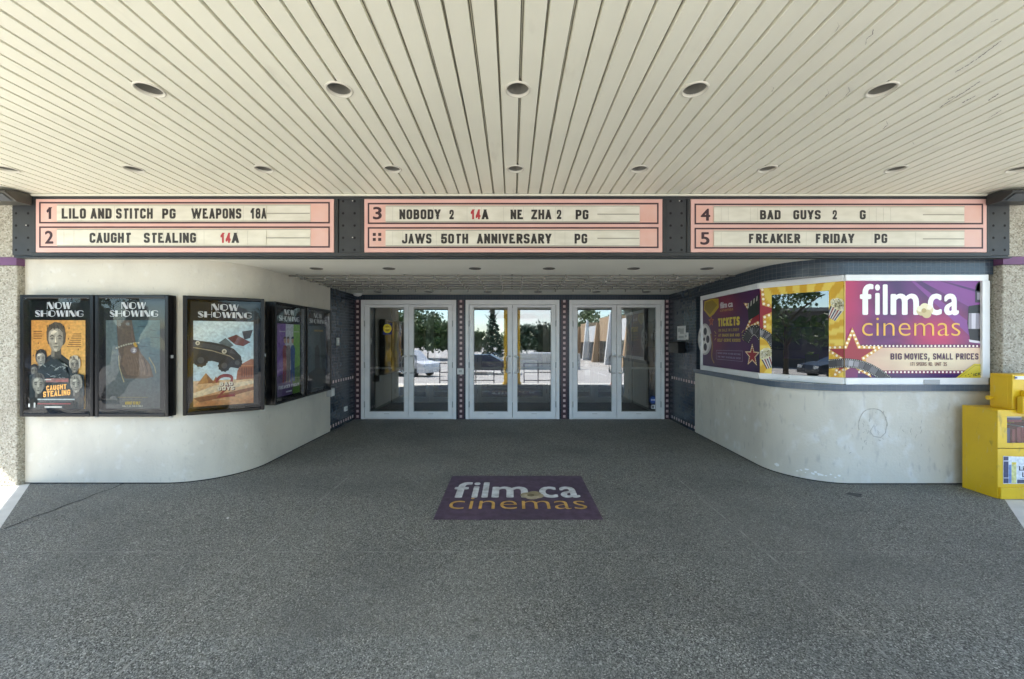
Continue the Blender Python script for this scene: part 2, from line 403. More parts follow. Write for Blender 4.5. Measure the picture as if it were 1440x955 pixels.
def block_text(txt, t=.17, w=.40, gap=.13, space=.36):
    """list of quads, cap height 1, and the total width"""
    x = 0; out = []
    for ch in txt:
        if ch == ' ': x += space; continue
        gw = GW.get(ch, w)
        for path in GL[ch]:
            cl = path[-1] == 'c'; path = path[:-1] if cl else path
            pts = [(x + t / 2 + p[0] * gw, t / 2 + p[1] * (1 - t), *( [p[2] * gw] if len(p) > 2 else [])) for p in path]
            pp = fillet(pts, cl)
            if cl: out.append(stroke(pp, t, True)); continue
            runs = [[pp[0]]]
            for i in range(1, len(pp)):
                runs[-1].append(pp[i])
                if i < len(pp) - 1:
                    ax, ay = pp[i][0] - pp[i - 1][0], pp[i][1] - pp[i - 1][1]; bx, by = pp[i + 1][0] - pp[i][0], pp[i + 1][1] - pp[i][1]
                    if ax * bx + ay * by < -.1 * sqrt(ax * ax + ay * ay) * sqrt(bx * bx + by * by): runs.append([pp[i]])
            def ext(p, q, dia):
                d = sqrt((p[0] - q[0])**2 + (p[1] - q[1])**2) or 1; k = dia * t; return (p[0] + (p[0] - q[0]) / d * k, p[1] + (p[1] - q[1]) / d * k)
            for run in runs:
                dgl = abs(run[0][0] - run[1][0]) > 1e-4 and abs(run[0][1] - run[1][1]) > 1e-4
                dg2 = abs(run[-1][0] - run[-2][0]) > 1e-4 and abs(run[-1][1] - run[-2][1]) > 1e-4
                a_, b_ = run[0], run[-1]
                e0 = ext(run[0], run[1], .9 if dgl and len(run) == 2 else (.5 if run[0][1] in (t / 2, 1 - t / 2) or len(runs) > 1 or abs(run[0][0] - run[1][0]) < 1e-4 and (a_[1] < .6 * t or a_[1] > 1 - .6 * t) else 0))
                e1 = ext(run[-1], run[-2], .9 if dg2 and len(run) == 2 else (.5 if b_[1] < .6 * t or b_[1] > 1 - .6 * t or len(runs) > 1 else 0))
                run = [e0] + run[1:-1] + [e1]
                lo_, hi_ = (-.3 if ch == ',' else 0), 1
                xa_, xb_ = x - .02, x + gw + t + .02
                out.append([c_ for c_ in (clipbox(f, xa_, xb_, lo_, hi_) for f in stroke(run, t)) if len(c_) > 2])
        x += gw + t + gap
    return out, x - gap
BW = {
 'N': (.86, [([(.04, 0), (.04, 1)], .07), ([(.22, 1), (.78, 0)], .34), ([(.96, 0), (.96, 1)], .07)]),
 'O': (.95, [([(0.03, 0.03, .5), (0.03, .97, .5), (.97, .97, .5), (.97, 0.03, .5), 'c'], .08), ([(.2, .13), (.2, .87)], .32)]),
 'W': (1.15, [([(.12, 1), (.32, 0)], .28), ([(.34, 0), (.52, .9)], .07), ([(.56, 1), (.74, 0)], .28), ([(.76, 0), (.98, 1)], .07)]),
 'S': (.62, [([(.9, .8), (.85, .97, .3), (.08, .97, .4), (.08, .5, .3), (.92, .5, .3), (.92, .03, .4), (.1, .03, .3), (.08, .2)], .1), ([(.2, .74), (.8, .28)], .3)]),
 'H': (.86, [([(.16, 0), (.16, 1)], .32), ([(.96, 0), (.96, 1)], .07), ([(.3, .5), (.96, .5)], .08)]),
 'I': (.32, [([(.5, 0), (.5, 1)], .32)]),
 'G': (.95, [([(.95, .75), (.9, .97, .4), (0.03, .97, .5), (0.03, 0.03, .5), (.95, 0.03, .5), (.95, .42), (.6, .42)], .08), ([(.2, .13), (.2, .87)], .32)]),
}
def deco_text(txt, gap=.11):
    x = 0; out = []
    for ch in txt:
        w, st = BW[ch]
        for path, t in st:
            cl = path[-1] == 'c'; path = path[:-1] if cl else path
            out.append(stroke(fillet([(x + p[0] * w, p[1], *([p[2] * w] if len(p) > 2 else [])) for p in path], cl), t, cl))
        x += w + gap
    return out, x - gap
_tc = {}
def font_text(txt, off=0.0):
    if (txt, off) in _tc: return _tc[(txt, off)]
    c = bpy.data.curves.new('tmp', 'FONT'); c.body = txt; c.offset = off; c.fill_mode = 'FRONT'; c.resolution_u = 4
    o = bpy.data.objects.new('tmp', c); COL.objects.link(o)
    dg = bpy.context.evaluated_depsgraph_get(); e = o.evaluated_get(dg); me = e.to_mesh()
    fs = [[(me.vertices[i].co.x, me.vertices[i].co.y) for i in p.vertices] for p in me.polygons]
    e.to_mesh_clear(); bpy.data.objects.remove(o); bpy.data.curves.remove(c)
    _tc[(txt, off)] = fs
    return fs

# ------------------------------------------------------------------ planes and flat art on them
def px(x, y, Y): return ((x - 720) * Y / F, CAM_H + (478 - y) * Y / F)
class Plane:
    """upright plane through plan points a -> b; converts photo pixels to metres (u along, z up)"""
    def __init__(s, a, b):
        s.a = a; s.l = sqrt((b[0] - a[0]) ** 2 + (b[1] - a[1]) ** 2); s.d = ((b[0] - a[0]) / s.l, (b[1] - a[1]) / s.l)
        s.n = (s.d[1], -s.d[0])
    def uv(s, x, y):
        k = (x - 720) / F                       # X = k*Y ; point a + u d
        u = (s.a[0] - k * s.a[1]) / (k * s.d[1] - s.d[0]); Y = s.a[1] + u * s.d[1]
        return (u, CAM_H + (478 - y) * Y / F)
    def P(s, u, z, o=0): return (s.a[0] + u * s.d[0] + o * s.n[0], s.a[1] + u * s.d[1] + o * s.n[1], z)
def lin(h):
    h = h.lstrip('#'); c = [int(h[i:i + 2], 16) / 255 for i in (0, 2, 4)]
    return tuple(x / 12.92 if x < .04045 else ((x + .055) / 1.055) ** 2.4 for x in c)
class Art:
    """layers of coloured shapes lying on a plane, in photo pixels or metres"""
    def __init__(s, plane, base=.001, step=.00008, conv=None, clip=None):
        s.pl = plane; s.o = base; s.st = step; s.mb = MB(); s.conv = conv or plane.uv; s.clip = clip
    def _put(s, faces, col, m=0):
        s.o += s.st
        for f in faces: s.mb.face([s.pl.P(u, z, s.o) for u, z in f], m, col=col)
    def c(s, pts):
        q = [s.conv(*p) for p in pts]
        if s.clip:
            a = s.conv(s.clip[0], s.clip[1]); b = s.conv(s.clip[2], s.clip[3])
            x0, x1 = sorted((a[0], b[0])); z0, z1 = sorted((a[1], b[1]))
            for ax, lim, sg in ((0, x0, 1), (0, x1, -1), (1, z0, 1), (1, z1, -1)):
                r = []
                for i in range(len(q)):
                    p, n = q[i], q[(i + 1) % len(q)]; ip = (p[ax] - lim) * sg >= 0; inn = (n[ax] - lim) * sg >= 0
                    if ip: r.append(p)
                    if ip != inn:
                        t = (lim - p[ax]) / (n[ax] - p[ax]); r.append((p[0] + t * (n[0] - p[0]), p[1] + t * (n[1] - p[1])))
                q = r
                if len(q) < 3: return []
        return q
    def poly(s, pts, col, m=0):
        q = s.c(pts)
        if len(q) > 2: s._put([q], lin(col), m)
    def rect(s, x0, y0, x1, y1, col, m=0): s.poly([(x0, y0), (x1, y0), (x1, y1), (x0, y1)], col, m)
    def disc(s, x, y, rx, ry, col, n=20, a0=0, a1=2 * pi, rot=0, m=0):
        s.poly([(x + rx * cos(t) * cos(rot) - ry * sin(t) * sin(rot), y + rx * cos(t) * sin(rot) + ry * sin(t) * cos(rot)) for t in [a0 + (a1 - a0) * k / n for k in range(n)]], col, m)
    def discs(s, pts, r, col, ry=None, n=8):
        fs = [s.c([(x + r * cos(2 * pi * k / n), y + (ry or r) * sin(2 * pi * k / n)) for k in range(n)]) for x, y in pts]
        s._put([f for f in fs if len(f) > 2], lin(col))
    def line(s, pts, w, col, closed=False):
        fs = [s.c(f) for f in stroke(fillet(pts, closed), w, closed)]; s._put([f for f in fs if len(f) > 2], lin(col))
    def star(s, x, y, r, col, rin=.42, sx=1, rot=-pi / 2):
        s.poly([(x + (r if k % 2 == 0 else r * rin) * cos(rot + k * pi / 5) * sx, y + (r if k % 2 == 0 else r * rin) * sin(rot + k * pi / 5)) for k in range(10)], col)
    def grad(s, x0, y0, x1, y1, fn, nx=24, ny=16):
        s.o += s.st
        for i in range(nx):
            for j in range(ny):
                p = [(x0 + (x1 - x0) * (i + a) / nx, y0 + (y1 - y0) * (j + b) / ny) for a, b in ((0, 0), (1, 0), (1, 1), (0, 1))]
                s.mb.face([s.pl.P(*s.conv(*q), s.o) for q in p], 0, col=[fn((q[0] - x0) / (x1 - x0), (q[1] - y0) / (y1 - y0)) for q in p])
    def fit(s, faces, w, x0, x1, yb, yt, col, m=0, lean=0):
        """faces in a box w wide and 1 high set between the given pixels"""
        s._put([[s.conv(x0 + (x1 - x0) * a / w + lean * 0, yb + (yt - yb) * b + lean * (a / w)) for a, b in f] for f in faces], lin(col), m)
    def block(s, txt, x0, x1, yb, yt, col, m=0, t=.17, lean=0, **k):
        qs, w = block_text(txt, t, **k)
        for q in qs: s.o -= s.st * .75; s.fit(q, w, x0, x1, yb, yt, col, m, lean)
    def deco(s, txt, x0, x1, yb, yt, col, m=0):
        qs, w = deco_text(txt)
        for q in qs: s.o -= s.st * .75; s.fit(q, w, x0, x1, yb, yt, col, m)
    def font(s, txt, x0, x1, yb, yt, col, bold=0, cap=None, m=0, off=0.0):
        """bold: half width in pixels by which the strokes are thickened"""
        fs = font_text(txt, off); xs = [p[0] for f in fs for p in f]; ys = [p[1] for f in fs for p in f]
        a, b = min(xs), max(xs); top = cap or max(ys); bot = 0
        g = [[((p[0] - a), (p[1] - bot) / (top - bot)) for p in f] for f in fs]
        sh = [(0, 0)] if not bold else [(-bold, 0), (bold, 0), (0, -bold * .7), (0, bold * .7), (-bold * .7, bold * .5), (bold * .7, bold * .5), (-bold * .7, -bold * .5), (bold * .7, -bold * .5)]
        for dx, dy in sh: s.o -= s.st * .6; s.fit(g, b - a, x0 + bold + dx, x1 - bold + dx, yb + dy, yt + dy, col, m)
    def out(s, name, mats, parent): return obj(name, s.mb, mats, parent)

def ribbon(path, z0, z1, thick, m=0, zs=None):
    """a wall along path: front face to the right-hand side of travel; uv in metres"""
    mb = MB(); n = len(path); nr = []
    for i in range(n):
        ns = []
        if i > 0: ns.append((path[i][0] - path[i - 1][0], path[i][1] - path[i - 1][1]))
        if i < n - 1: ns.append((path[i + 1][0] - path[i][0], path[i + 1][1] - path[i][1]))
        ns = [(d[1] / sqrt(d[0]**2 + d[1]**2), -d[0] / sqrt(d[0]**2 + d[1]**2)) for d in ns]
        ax = sum(q[0] for q in ns) / len(ns); ay = sum(q[1] for q in ns) / len(ns); q = ax * ax + ay * ay
        nr.append((ax / q, ay / q))
    bk = [(p[0] - k[0] * thick, p[1] - k[1] * thick) for p, k in zip(path, nr)]
    s = [0]
    for i in range(1, n): s.append(s[-1] + sqrt((path[i][0] - path[i - 1][0])**2 + (path[i][1] - path[i - 1][1])**2))
    for i in range(n - 1):
        a, b, c, d = path[i], path[i + 1], bk[i], bk[i + 1]
        uv = [(s[i], z0), (s[i + 1], z0), (s[i + 1], z1), (s[i], z1)]; uh = [(s[i], 0), (s[i + 1], 0), (s[i + 1], thick), (s[i], thick)]
        mb.face([(*a, z0), (*b, z0), (*b, z1), (*a, z1)], m, uv)
        mb.face([(*c, z0), (*c, z1), (*d, z1), (*d, z0)], m, [(s[i], z0), (s[i], z1), (s[i + 1], z1), (s[i + 1], z0)])
        mb.face([(*a, z1), (*b, z1), (*d, z1), (*c, z1)], m, uh); mb.face([(*a, z0), (*c, z0), (*d, z0), (*b, z0)], m, [uh[0], uh[3], uh[2], uh[1]])
    for i, fl in ((0, 1), (n - 1, 0)):
        q = [(*path[i], z0), (*path[i], z1), (*bk[i], z1), (*bk[i], z0)]; u = [(0, z0), (0, z1), (thick, z1), (thick, z0)]
        mb.face(q if fl else q[::-1], m, u if fl else u[::-1])
    return mb
def arc(cx, cy, r, a0, a1, n): return [(cx + r * cos(radians(a0 + (a1 - a0) * k / n)), cy + r * sin(radians(a0 + (a1 - a0) * k / n))) for k in range(n + 1)]
def offset_path(path, d):
    out = []
    for i, p in enumerate(path):
        a = path[max(i - 1, 0)]; b = path[min(i + 1, len(path) - 1)]; dx, dy = b[0] - a[0], b[1] - a[1]; l = sqrt(dx * dx + dy * dy)
        out.append((p[0] + dy / l * d, p[1] - dx / l * d))
    return out

# ------------------------------------------------------------------ ground
GP = [(-320, -2.2), (-60, -1.7), (-40, -1.5), (-12, -1.0), (-5, -.7), (-3, -.56), (-1, -.38), (0, -.2), (2, 0), (60, 0)]
def gz(y):
    for (a, za), (b, zb) in zip(GP, GP[1:]):
        if a <= y <= b: return za + (zb - za) * (y - a) / (b - a)
    return 0
def sheet(mb, ys, x0f, x1f, dz, m=0):
    for a, b in zip(ys, ys[1:]):
        mb.face([(x0f(a), a, gz(a) + dz), (x1f(a), a, gz(a) + dz), (x1f(b), b, gz(b) + dz), (x0f(b), b, gz(b) + dz)], m)
mb = MB(); sheet(mb, [-320, -60, -40, -12, -5], lambda y: -320, lambda y: 320, 0)
structure('parking_lot', mb, 'asphalt')
mb = MB(); sheet(mb, [-5, -3, -1, 0, 2, 60], lambda y: -320, lambda y: 320, 0)
structure('pavement', mb, 'concrete')
hw = lambda y: max(.25, 5.0 - max(0, 4.13 - y) * .968) if y <= 4.14 else 5.0
mb = MB(); sheet(mb, [-.9, -.5, 0, 1, 2, 3, 4.13, 4.6], lambda y: -hw(y), lambda y: hw(y), .004)
sheet(mb, [4.6, 7.62], lambda y: -3.4, lambda y: 3.4, .004)
structure('floor', mb, 'floor')
mb = MB()                                      # pale edge strip along the dark paving
for sg in (-1, 1):
    for a, b in ((3.0, 4.13), (2, 3.0)):
        q = [(sg * hw(a), a, .003), (sg * (hw(a) + .16), a, .003), (sg * (hw(b) + .16), b, .003), (sg * hw(b), b, .003)]
        mb.face(q if sg > 0 else q[::-1])
structure('paving_edge', mb, mat('pale_concrete', (.66, .65, .62), .8, c2=(.58, .57, .54), nscale=6))
mb = MB()                                      # joints sawn into the paving
for X, y0, y1 in ((-1.78, .9, 4.3), (1.78, .9, 4.3), (4.02, 3.2, 4.13)):
    for a, b in ((y0, 2), (2, y1)) if y0 < 2 else ((y0, y1),):
        mb.face([(X - .006, a, gz(a) + .006), (X + .006, a, gz(a) + .006), (X + .006, b, gz(b) + .006), (X - .006, b, gz(b) + .006)])
for Y, h in ((2.8, 3.7), (5.15, 2.9)): mb.face([(-h, Y - .004, .0065), (h, Y - .004, .0065), (h, Y + .004, .0065), (-h, Y + .004, .0065)])
structure('paving_joint', mb, 'joint')
mb = MB(); P_ = [(-4.02 + .012 * sin(k * 1.7), 3.15 + k * .07) for k in range(15)]
for f in stroke(P_, .013): mb.face([(x, y, .0062) for x, y in f][::-1])
structure('paving_crack', mb, mat('crack', (.03, .03, .028), .9))
mb = MB()
for k in range(-12, 13):
    x = k * 2.7 + 1.1
    if k % 9: sheet(mb, [-17.5, -12.5], lambda y: x, lambda y: x + .1, .006)
structure('road_marking', mb, 'white_line')

# ------------------------------------------------------------------ canopy with its board ceiling
ZC = 2.957; ZS = 2.344
def canopy_front(x):
    x = abs(x); return max(-3.35, 2.95 - 1.033 * (6.48 - x)) if x < 7.3 else 3.6
lights = [(-2.12 - 1.06 * k, 2.32) for k in (2, 1)][:0]
for px_, Y in [((210, 0), 2.32), ((477, 0), 2.32), ((728, 0), 2.32), ((977, 0), 2.32), ((1240, 0), 2.32)]: lights.append(((px_[0] - 720) * Y / F, Y))
for p in (10, 188, 371, 552, 725, 899, 1079, 1260, 1432): lights.append(((p - 720) * 3.40 / F, 3.40))
for p in (-3, -2, -1, 0, 1, 2, 3): lights.append((p * 1.07 + .02, 1.25))
for p in (-2, -1, 0, 1, 2): lights.append((p * 1.07 + .02, .18))
LR = .068
def strip(mb, xa, za, xb, zb, y0, y1, m, holes, r):
    hs = [h for h in holes if h[0] - r < xb and h[0] + r > xa]
    n = max(1, int((xb - xa) / .006)) if hs else 1
    for i in range(n):
        a = xa + (xb - xa) * i / n; b = xa + (xb - xa) * (i + 1) / n; A = za + (zb - za) * i / n; B = za + (zb - za) * (i + 1) / n; c = (a + b) / 2
        cuts = sorted((h[1] - sqrt(r * r - (c - h[0])**2), h[1] + sqrt(r * r - (c - h[0])**2)) for h in hs if abs(c - h[0]) < r)
        y = y0
        for lo, hi in cuts + [(y1, y1)]:
            if lo > y: mb.face([(a, y, A), (a, lo, A), (b, lo, B), (b, y, B)], m)
            y = max(y, hi)
mb = MB(); PIT = .1155; x = -.07 - PIT * 64
k = 0
while x < 7.3:
    g = .026 if k % 2 else .017
    y0 = canopy_front(x + PIT / 2); y1 = 4.06
    strip(mb, x + g / 2, ZC, x + PIT - .008, ZC, y0, y1, 0, lights, LR)
    xe = x + PIT - .008; strip(mb, xe, ZC, xe + .002, ZC + .02, y0, y1, 0, lights, LR)
    g2 = .017 if k % 2 else .026
    xn = x + PIT + g2 / 2
    strip(mb, xe + .002, ZC + .02, xe + .0055, ZC + .02, y0, y1, 2, lights, LR); strip(mb, xe + .0055, ZC + .02, xn - .0085, ZC + .02, y0, y1, 1, lights, LR); strip(mb, xn - .0085, ZC + .02, xn - .006, ZC + .02, y0, y1, 2, lights, LR)
    strip(mb, xn - .006, ZC + .02, xn, ZC, y0, y1, 0, lights, LR)
    x += PIT; k += 1
cano = thing('canopy', 'deep cream canopy with a grooved metal board ceiling over the entrance', 'canopy', (0, 0, ZC))
obj('board_ceiling', mb, ['board', 'groove', mat('groove_edge_shade', (.10, .09, .07), .8)], cano)  # third material paints the shadow gaps as dark strips along the groove edges
pts = [(-14, 3.6), (-7.3, 3.6)] + [(-6.48, 2.95), (-.5, -3.35), (.5, -3.35), (6.48, 2.95)] + [(7.3, 3.6), (14, 3.6), (14, 4.4), (-14, 4.4)]
pts[1] = (-7.1, 3.6); pts[6] = (7.1, 3.6)
mb = MB(); mb.prism(pts, 3.35, 3.6, 'z'); obj('roof_slab', mb, 'roofing', cano)
mb = MB()
ed = pts[:8]
for a, b in zip(ed, ed[1:]):
    d = sqrt((b[0] - a[0])**2 + (b[1] - a[1])**2); n = ((b[1] - a[1]) / d, -(b[0] - a[0]) / d)
    o = [(a[0] + n[0] * .06, a[1] + n[1] * .06), (b[0] + n[0] * .06, b[1] + n[1] * .06)]
    mb.prism([a, b, o[1], o[0]], ZC - .03, 4.0, 'z')
obj('fascia', mb, 'board', cano)
# dark peeled streaks on the boards
mb = MB()
def ceil_pt(x, y, dz=.0): Y = (ZC - CAM_H) * F / (478 - y); return ((x - 720) * Y / F, Y, ZC - .0015 - dz)
for cr in ([(655, 95), (662, 110), (640, 138)], [(805, 122), (800, 145), (775, 165), (772, 190)], [(372, 365), (383, 370), (378, 388)], [(610, 375), (615, 395), (600, 410)],
           [(700, 368), (706, 385), (688, 405)], [(436, 463), (447, 470)], [(860, 512), (866, 528), (845, 545)], [(1345, 172), (1300, 205), (1235, 255)], [(1230, 255), (1205, 275), (1150, 305)],
           [(1255, 345), (1185, 390), (1130, 425), (1085, 455)], [(1235, 405), (1180, 435)], [(1335, 395), (1290, 425)], [(1345, 465), (1290, 500)], [(705, 500), (680, 515)], [(968, 598), (975, 610)], [(1330, 80), (1300, 95)],
           [(308, 45), (312, 52)], [(330, 265), (333, 272)], [(215, 740), (222, 743)], [(745, 750), (760, 753)], [(1120, 420), (1150, 405)], [(655, 635), (680, 642)]):
    P3 = [(960 + a / 3 + random.uniform(-.5, .5), b / 3) for a, b in cr]; w = random.uniform(.7, 1.4)
    mb = MB()
    fine = []
    for p, q in zip(P3, P3[1:]):
        n = max(2, int(sqrt((p[0] - q[0])**2 + (p[1] - q[1])**2) / 1.6))
        fine += [(p[0] + (q[0] - p[0]) * i / n + random.uniform(-.45, .45), p[1] + (q[1] - p[1]) * i / n + random.uniform(-.3, .3)) for i in range(n)]
    fine.append(P3[-1]); ws = [w * random.uniform(.15, 1.2) for _ in fine]
    lo_ = [(p[0] - k_ / 2, p[1] - k_ * .25) for p, k_ in zip(fine, ws)]; hi_ = [(p[0] + k_ / 2, p[1] + k_ * .25) for p, k_ in zip(fine, ws)]
    mb.grid([[ceil_pt(*v) for v in lo_], [ceil_pt(*v) for v in hi_]], smooth=False)
    obj('peeled_streak', mb, 'peel', cano)
mb = MB(); mb.box(-.36, .36, -3.2, -2.5, gz(-3.2) - .3, ZC - .002); mb.box(-.42, .42, -3.26, -2.44, gz(-3.2) - .3, gz(-3) + .12)
col_ = thing('canopy_column', 'square yellow column standing under the tip of the canopy', 'column', (0, -2.85, gz(-3)))
obj('shaft', mb, 'yellow_col', col_, .01)

# recessed ceiling lights
DL = []
def make_downlight(loc, r, label, group, mr_='ring', mc_='can', mb_='bulb'):
    t = thing('ceiling_light', label, 'ceiling light', loc, group)
    x, y, z = loc; mb = MB()
    mb.lathe(x, y, [(r - .004, z + .01), (r - .002, z - .006), (r + .003, z - .007), (r + .008, z - .004), (r + .0095, z + .0005)], 32); obj('trim_ring', mb, mr_, t)
    mb = MB(); mb.lathe(x, y, [(r - .003, z + .012), (r * .97, z + .09), (r * .8, z + .15), (r * .3, z + .165), (.001, z + .165)], 28); obj('reflector', mb, mc_, t)
    mb = MB(); mb.lathe(x, y, [(.001, z + .075), (r * .35, z + .08), (r * .55, z + .1), (r * .5, z + .125), (r * .2, z + .16)], 20); obj('bulb', mb, mb_, t)
    return t
names1 = ['first', 'second', 'middle', 'fourth', 'last']; names2 = ['first', 'second', 'third', 'fourth', 'middle', 'sixth', 'seventh', 'eighth', 'last']
proto = None
for i, (X, Y) in enumerate(lights):
    if i < 5: lab = f'{names1[i]} from the left of five ceiling lights in the row farther from the marquee'
    elif i < 14: lab = f'{names2[i - 5]} from the left of nine ceiling lights in the row along the marquee'
    else: lab = 'round recessed light in the board ceiling, out over the pavement'
    g = 'recessed lights in the canopy ceiling'
    if proto is None: proto = make_downlight((X, Y, ZC), LR, lab, g)
    else: dup(proto, (X, Y, ZC), lab)

# ------------------------------------------------------------------ building mass and vestibule
bld = thing('cinema_building', 'cinema building around the entrance with pale inner soffit and dim vestibule', 'building', (0, 8, 0))
sl_holes = [((445 - 720) * 4.73 / F, 4.73), ((547 - 720) * 4.73 / F, 4.73), ((668 - 720) * 4.73 / F, 4.73), ((772 - 720) * 4.73 / F, 4.73), ((891 - 720) * 4.73 / F, 4.73), ((994 - 720) * 4.73 / F, 4.73),
            (-2.37, 7.05), (-1.48, 7.05), (-.43, 7.05), (.46, 7.05), (1.495, 7.05), (2.38, 7.05)]
mb = MB()
xs = [-5.1 + .1 * i for i in range(103)]
for a, b in zip(xs, xs[1:]): strip(mb, a, ZS, b, ZS, 4.06, 7.5, 0, sl_holes, .065)
obj('entrance_soffit', mb, 'soffit', bld)
mb = MB(); mb.box(-14, 14, 4.42, 14, 2.62, 4.4); mb.box(-14, -5.2, 4.3, 14, 0, 2.6); mb.box(6.2, 14, 4.3, 14, 0, 2.6); mb.box(-14, 14, 13.4, 14, 0, 2.6)
obj('outer_mass', mb, 'interior', bld)
mb = MB(); mb.box(-2.95, -2.85, 7.66, 9.4, 0, 2.5); mb.box(2.86, 2.96, 7.66, 9.4, 0, 2.5); mb.box(-5.1, 5.2, 13.2, 13.3, 0, 2.5); mb.box(-5.2, -5.1, 9.6, 13.2, 0, 2.5); mb.box(5.2, 5.3, 9.6, 13.2, 0, 2.5)
obj('vestibule_wall', mb, 'interior_grey', bld)
mb = MB(); mb.box(-5.2, 6.1, 7.64, 13.4, 2.45, 2.5); obj('vestibule_ceiling', mb, 'soffit', bld)
mb = MB(); mb.box(-5.2, 6.1, 7.58, 13.4, -.1, .012); obj('vestibule_floor', mb, 'carpet', bld)
mb = MB(); mb.box(2.845, 2.859, 8.1, 8.45, .12, .95)
for k in range(9): mb.box(2.838, 2.845, 8.13, 8.42, .18 + k * .08, .22 + k * .08)
obj('wall_grille', mb, 'interior', bld)
mb = MB(); mb.box(2.846, 2.858, 8.05, 8.4, 1.35, 1.85); obj('notice', mb, 'paper', bld)
mb = MB(); mb.box(2.84, 2.858, 7.75, 7.98, 1.05, 1.9); obj('notice_board', mb, 'black', bld)
mb = MB(); mb.box(2.835, 2.84, 7.79, 7.94, 1.35, 1.65); obj('notice', mb, 'paper', bld)
for X, Y in ((.45, 8.6), (-.1, 11), (2.0, 11.2), (-2.2, 11)):
    mb = MB(); mb.lathe(X, Y, [(.001, 2.438), (.07, 2.438), (.08, 2.449)], 16)
    obj('lobby_lamp', mb, 'lamp_glow', bld)
mb = MB()                                       # lobby counter seen dimly beyond
mb.box(-2.2, 1.8, 11.9, 12.5, 0, 1.05); mb.box(-2.3, 1.9, 11.85, 12.55, 1.05, 1.1)
lc = thing('lobby_counter', 'dark snack counter deep inside the lobby behind the glass doors', 'counter', (0, 12, 0)); obj('counter_body', mb, 'purple_dim', lc)

sp = None
six = ['first', 'second', 'third', 'fourth', 'fifth', 'last']
for i, (X, Y) in enumerate(sl_holes):
    row = 'in the soffit just behind the marquee' if i < 6 else 'in the soffit just above the glass doors'
    lab = f'{six[i % 6]} from the left of six small lights {row}'
    if sp is None: sp = make_downlight((X, Y, ZS), .065, lab, 'small recessed lights in the entrance soffit', 'ring_dark', 'can_dark', 'can_dark')
    else: dup(sp, (X, Y, ZS), lab)

# bulb rails under the entrance soffit
rail0 = None
rn = ['front', 'second', 'third', 'fourth', 'fifth', 'rear']
for r_i in range(6):
    Y = 5.18 + r_i * .268
    lab = f'{rn[r_i]} rail of clear bulbs fixed under the soffit, counted from the sign'
    if rail0 is None:
        rail0 = thing('bulb_rail', lab, 'light rail', (0, Y, ZS), 'bulb rails under the entrance soffit')
        mb = MB(); mb.box(-2.9, 2.9, Y - .010, Y + .010, ZS - .024, ZS - .010)
        for k in range(9): mb.box(-2.8 + k * .7 - .01, -2.8 + k * .7 + .01, Y - .008, Y + .008, ZS - .010, ZS - .0005)
        obj('rail', mb, 'rail', rail0)
        for k in range(20):
            X = -2.72 + k * .286
            mb = MB(); mb.lathe(X, Y, [(.011, ZS - .0245), (.012, ZS - .032), (.010, ZS - .040), (.001, ZS - .040)], 8); so_ = obj('socket', mb, 'socket', rail0)
            mb = MB(); mb.lathe(X, Y, [(.007, ZS - .040), (.012, ZS - .048), (.013, ZS - .056), (.009, ZS - .064), (.001, ZS - .067)], 8); obj('bulb', mb, 'clear_bulb', so_)
    else: dup(rail0, (0, Y, ZS), lab)

# ------------------------------------------------------------------ curved plaster walls
LP = [(-5.09, 4.138), (-3.6, 4.138)] + arc(-3.6, 4.788, .65, -90, 0, 48)[1:] + [(-2.945, 6.45)]
lw = thing('curved_wall', 'cream plaster wall behind the film posters, curving into the entrance', 'wall', (-4, 4.2, 0))
obj('plaster_face', ribbon(LP, .0, ZS + .04, .14), 'plaster', lw)
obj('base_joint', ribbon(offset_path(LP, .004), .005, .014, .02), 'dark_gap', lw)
RP0 = [(2.945, 6.41), (2.925, 4.72)] + arc(3.525, 4.72, .6, 180, 270, 48)[1:] + [(4.965, 4.12)]
rw = thing('curved_wall', 'cream plaster wall with scuffs under the ticket window, curving into the entrance', 'wall', (4, 4.2, 0))
obj('plaster_face', ribbon(RP0, .0, .965, .14), 'plaster_worn', rw)
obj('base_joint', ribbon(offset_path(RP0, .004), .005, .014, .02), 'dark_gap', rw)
SILL = offset_path(RP0, .022)
obj('tile_sill', ribbon(SILL, .968, 1.032, .30), 'tile_sill', rw)
obj('tile_band', ribbon(offset_path(RP0, .012), 2.172, ZS + .03, .2), 'tile', rw)
# scuffs and paint chips on the lower wall
rp_ = Plane((2.9, 4.12), (4.96, 4.12)); A = Art(rp_, .002, .0001)
ring = [(960 + (797 + 60 * cos(t) * (1 + .06 * sin(3 * t))) / 2.983, 480 + (345 + 64 * sin(t) * (1 + .05 * cos(2 * t))) / 2.983) for t in [radians(a) for a in range(-205, 15, 12)]]
A.line(ring, 1.2, '#aaa598'); A.line([(960 + a / 2.983, 480 + b / 2.983) for a, b in ((855, 350), (850, 385), (830, 405), (800, 400), (785, 380), (800, 355))], .8, '#a39f95')
for k in range(46):
    x = random.choice([random.gauss(1262, 26), random.gauss(1215, 14), random.uniform(1190, 1335)]); y = random.gauss(606, 14)
    if not (1185 < x < 1340 and 560 < y < 665): continue
    dx = random.uniform(-3, 3); dy = random.uniform(1, 6); A.line([(x, y), (x + dx * .5 + random.uniform(-1, 1), y + dy * .5), (x + dx, y + dy)], random.uniform(.25, .8), random.choice(['#a5a197', '#9c988d', '#aaa69c', '#b5b1a6']))
A.out('scuff_mark', 'print', rw)
mb = MB()
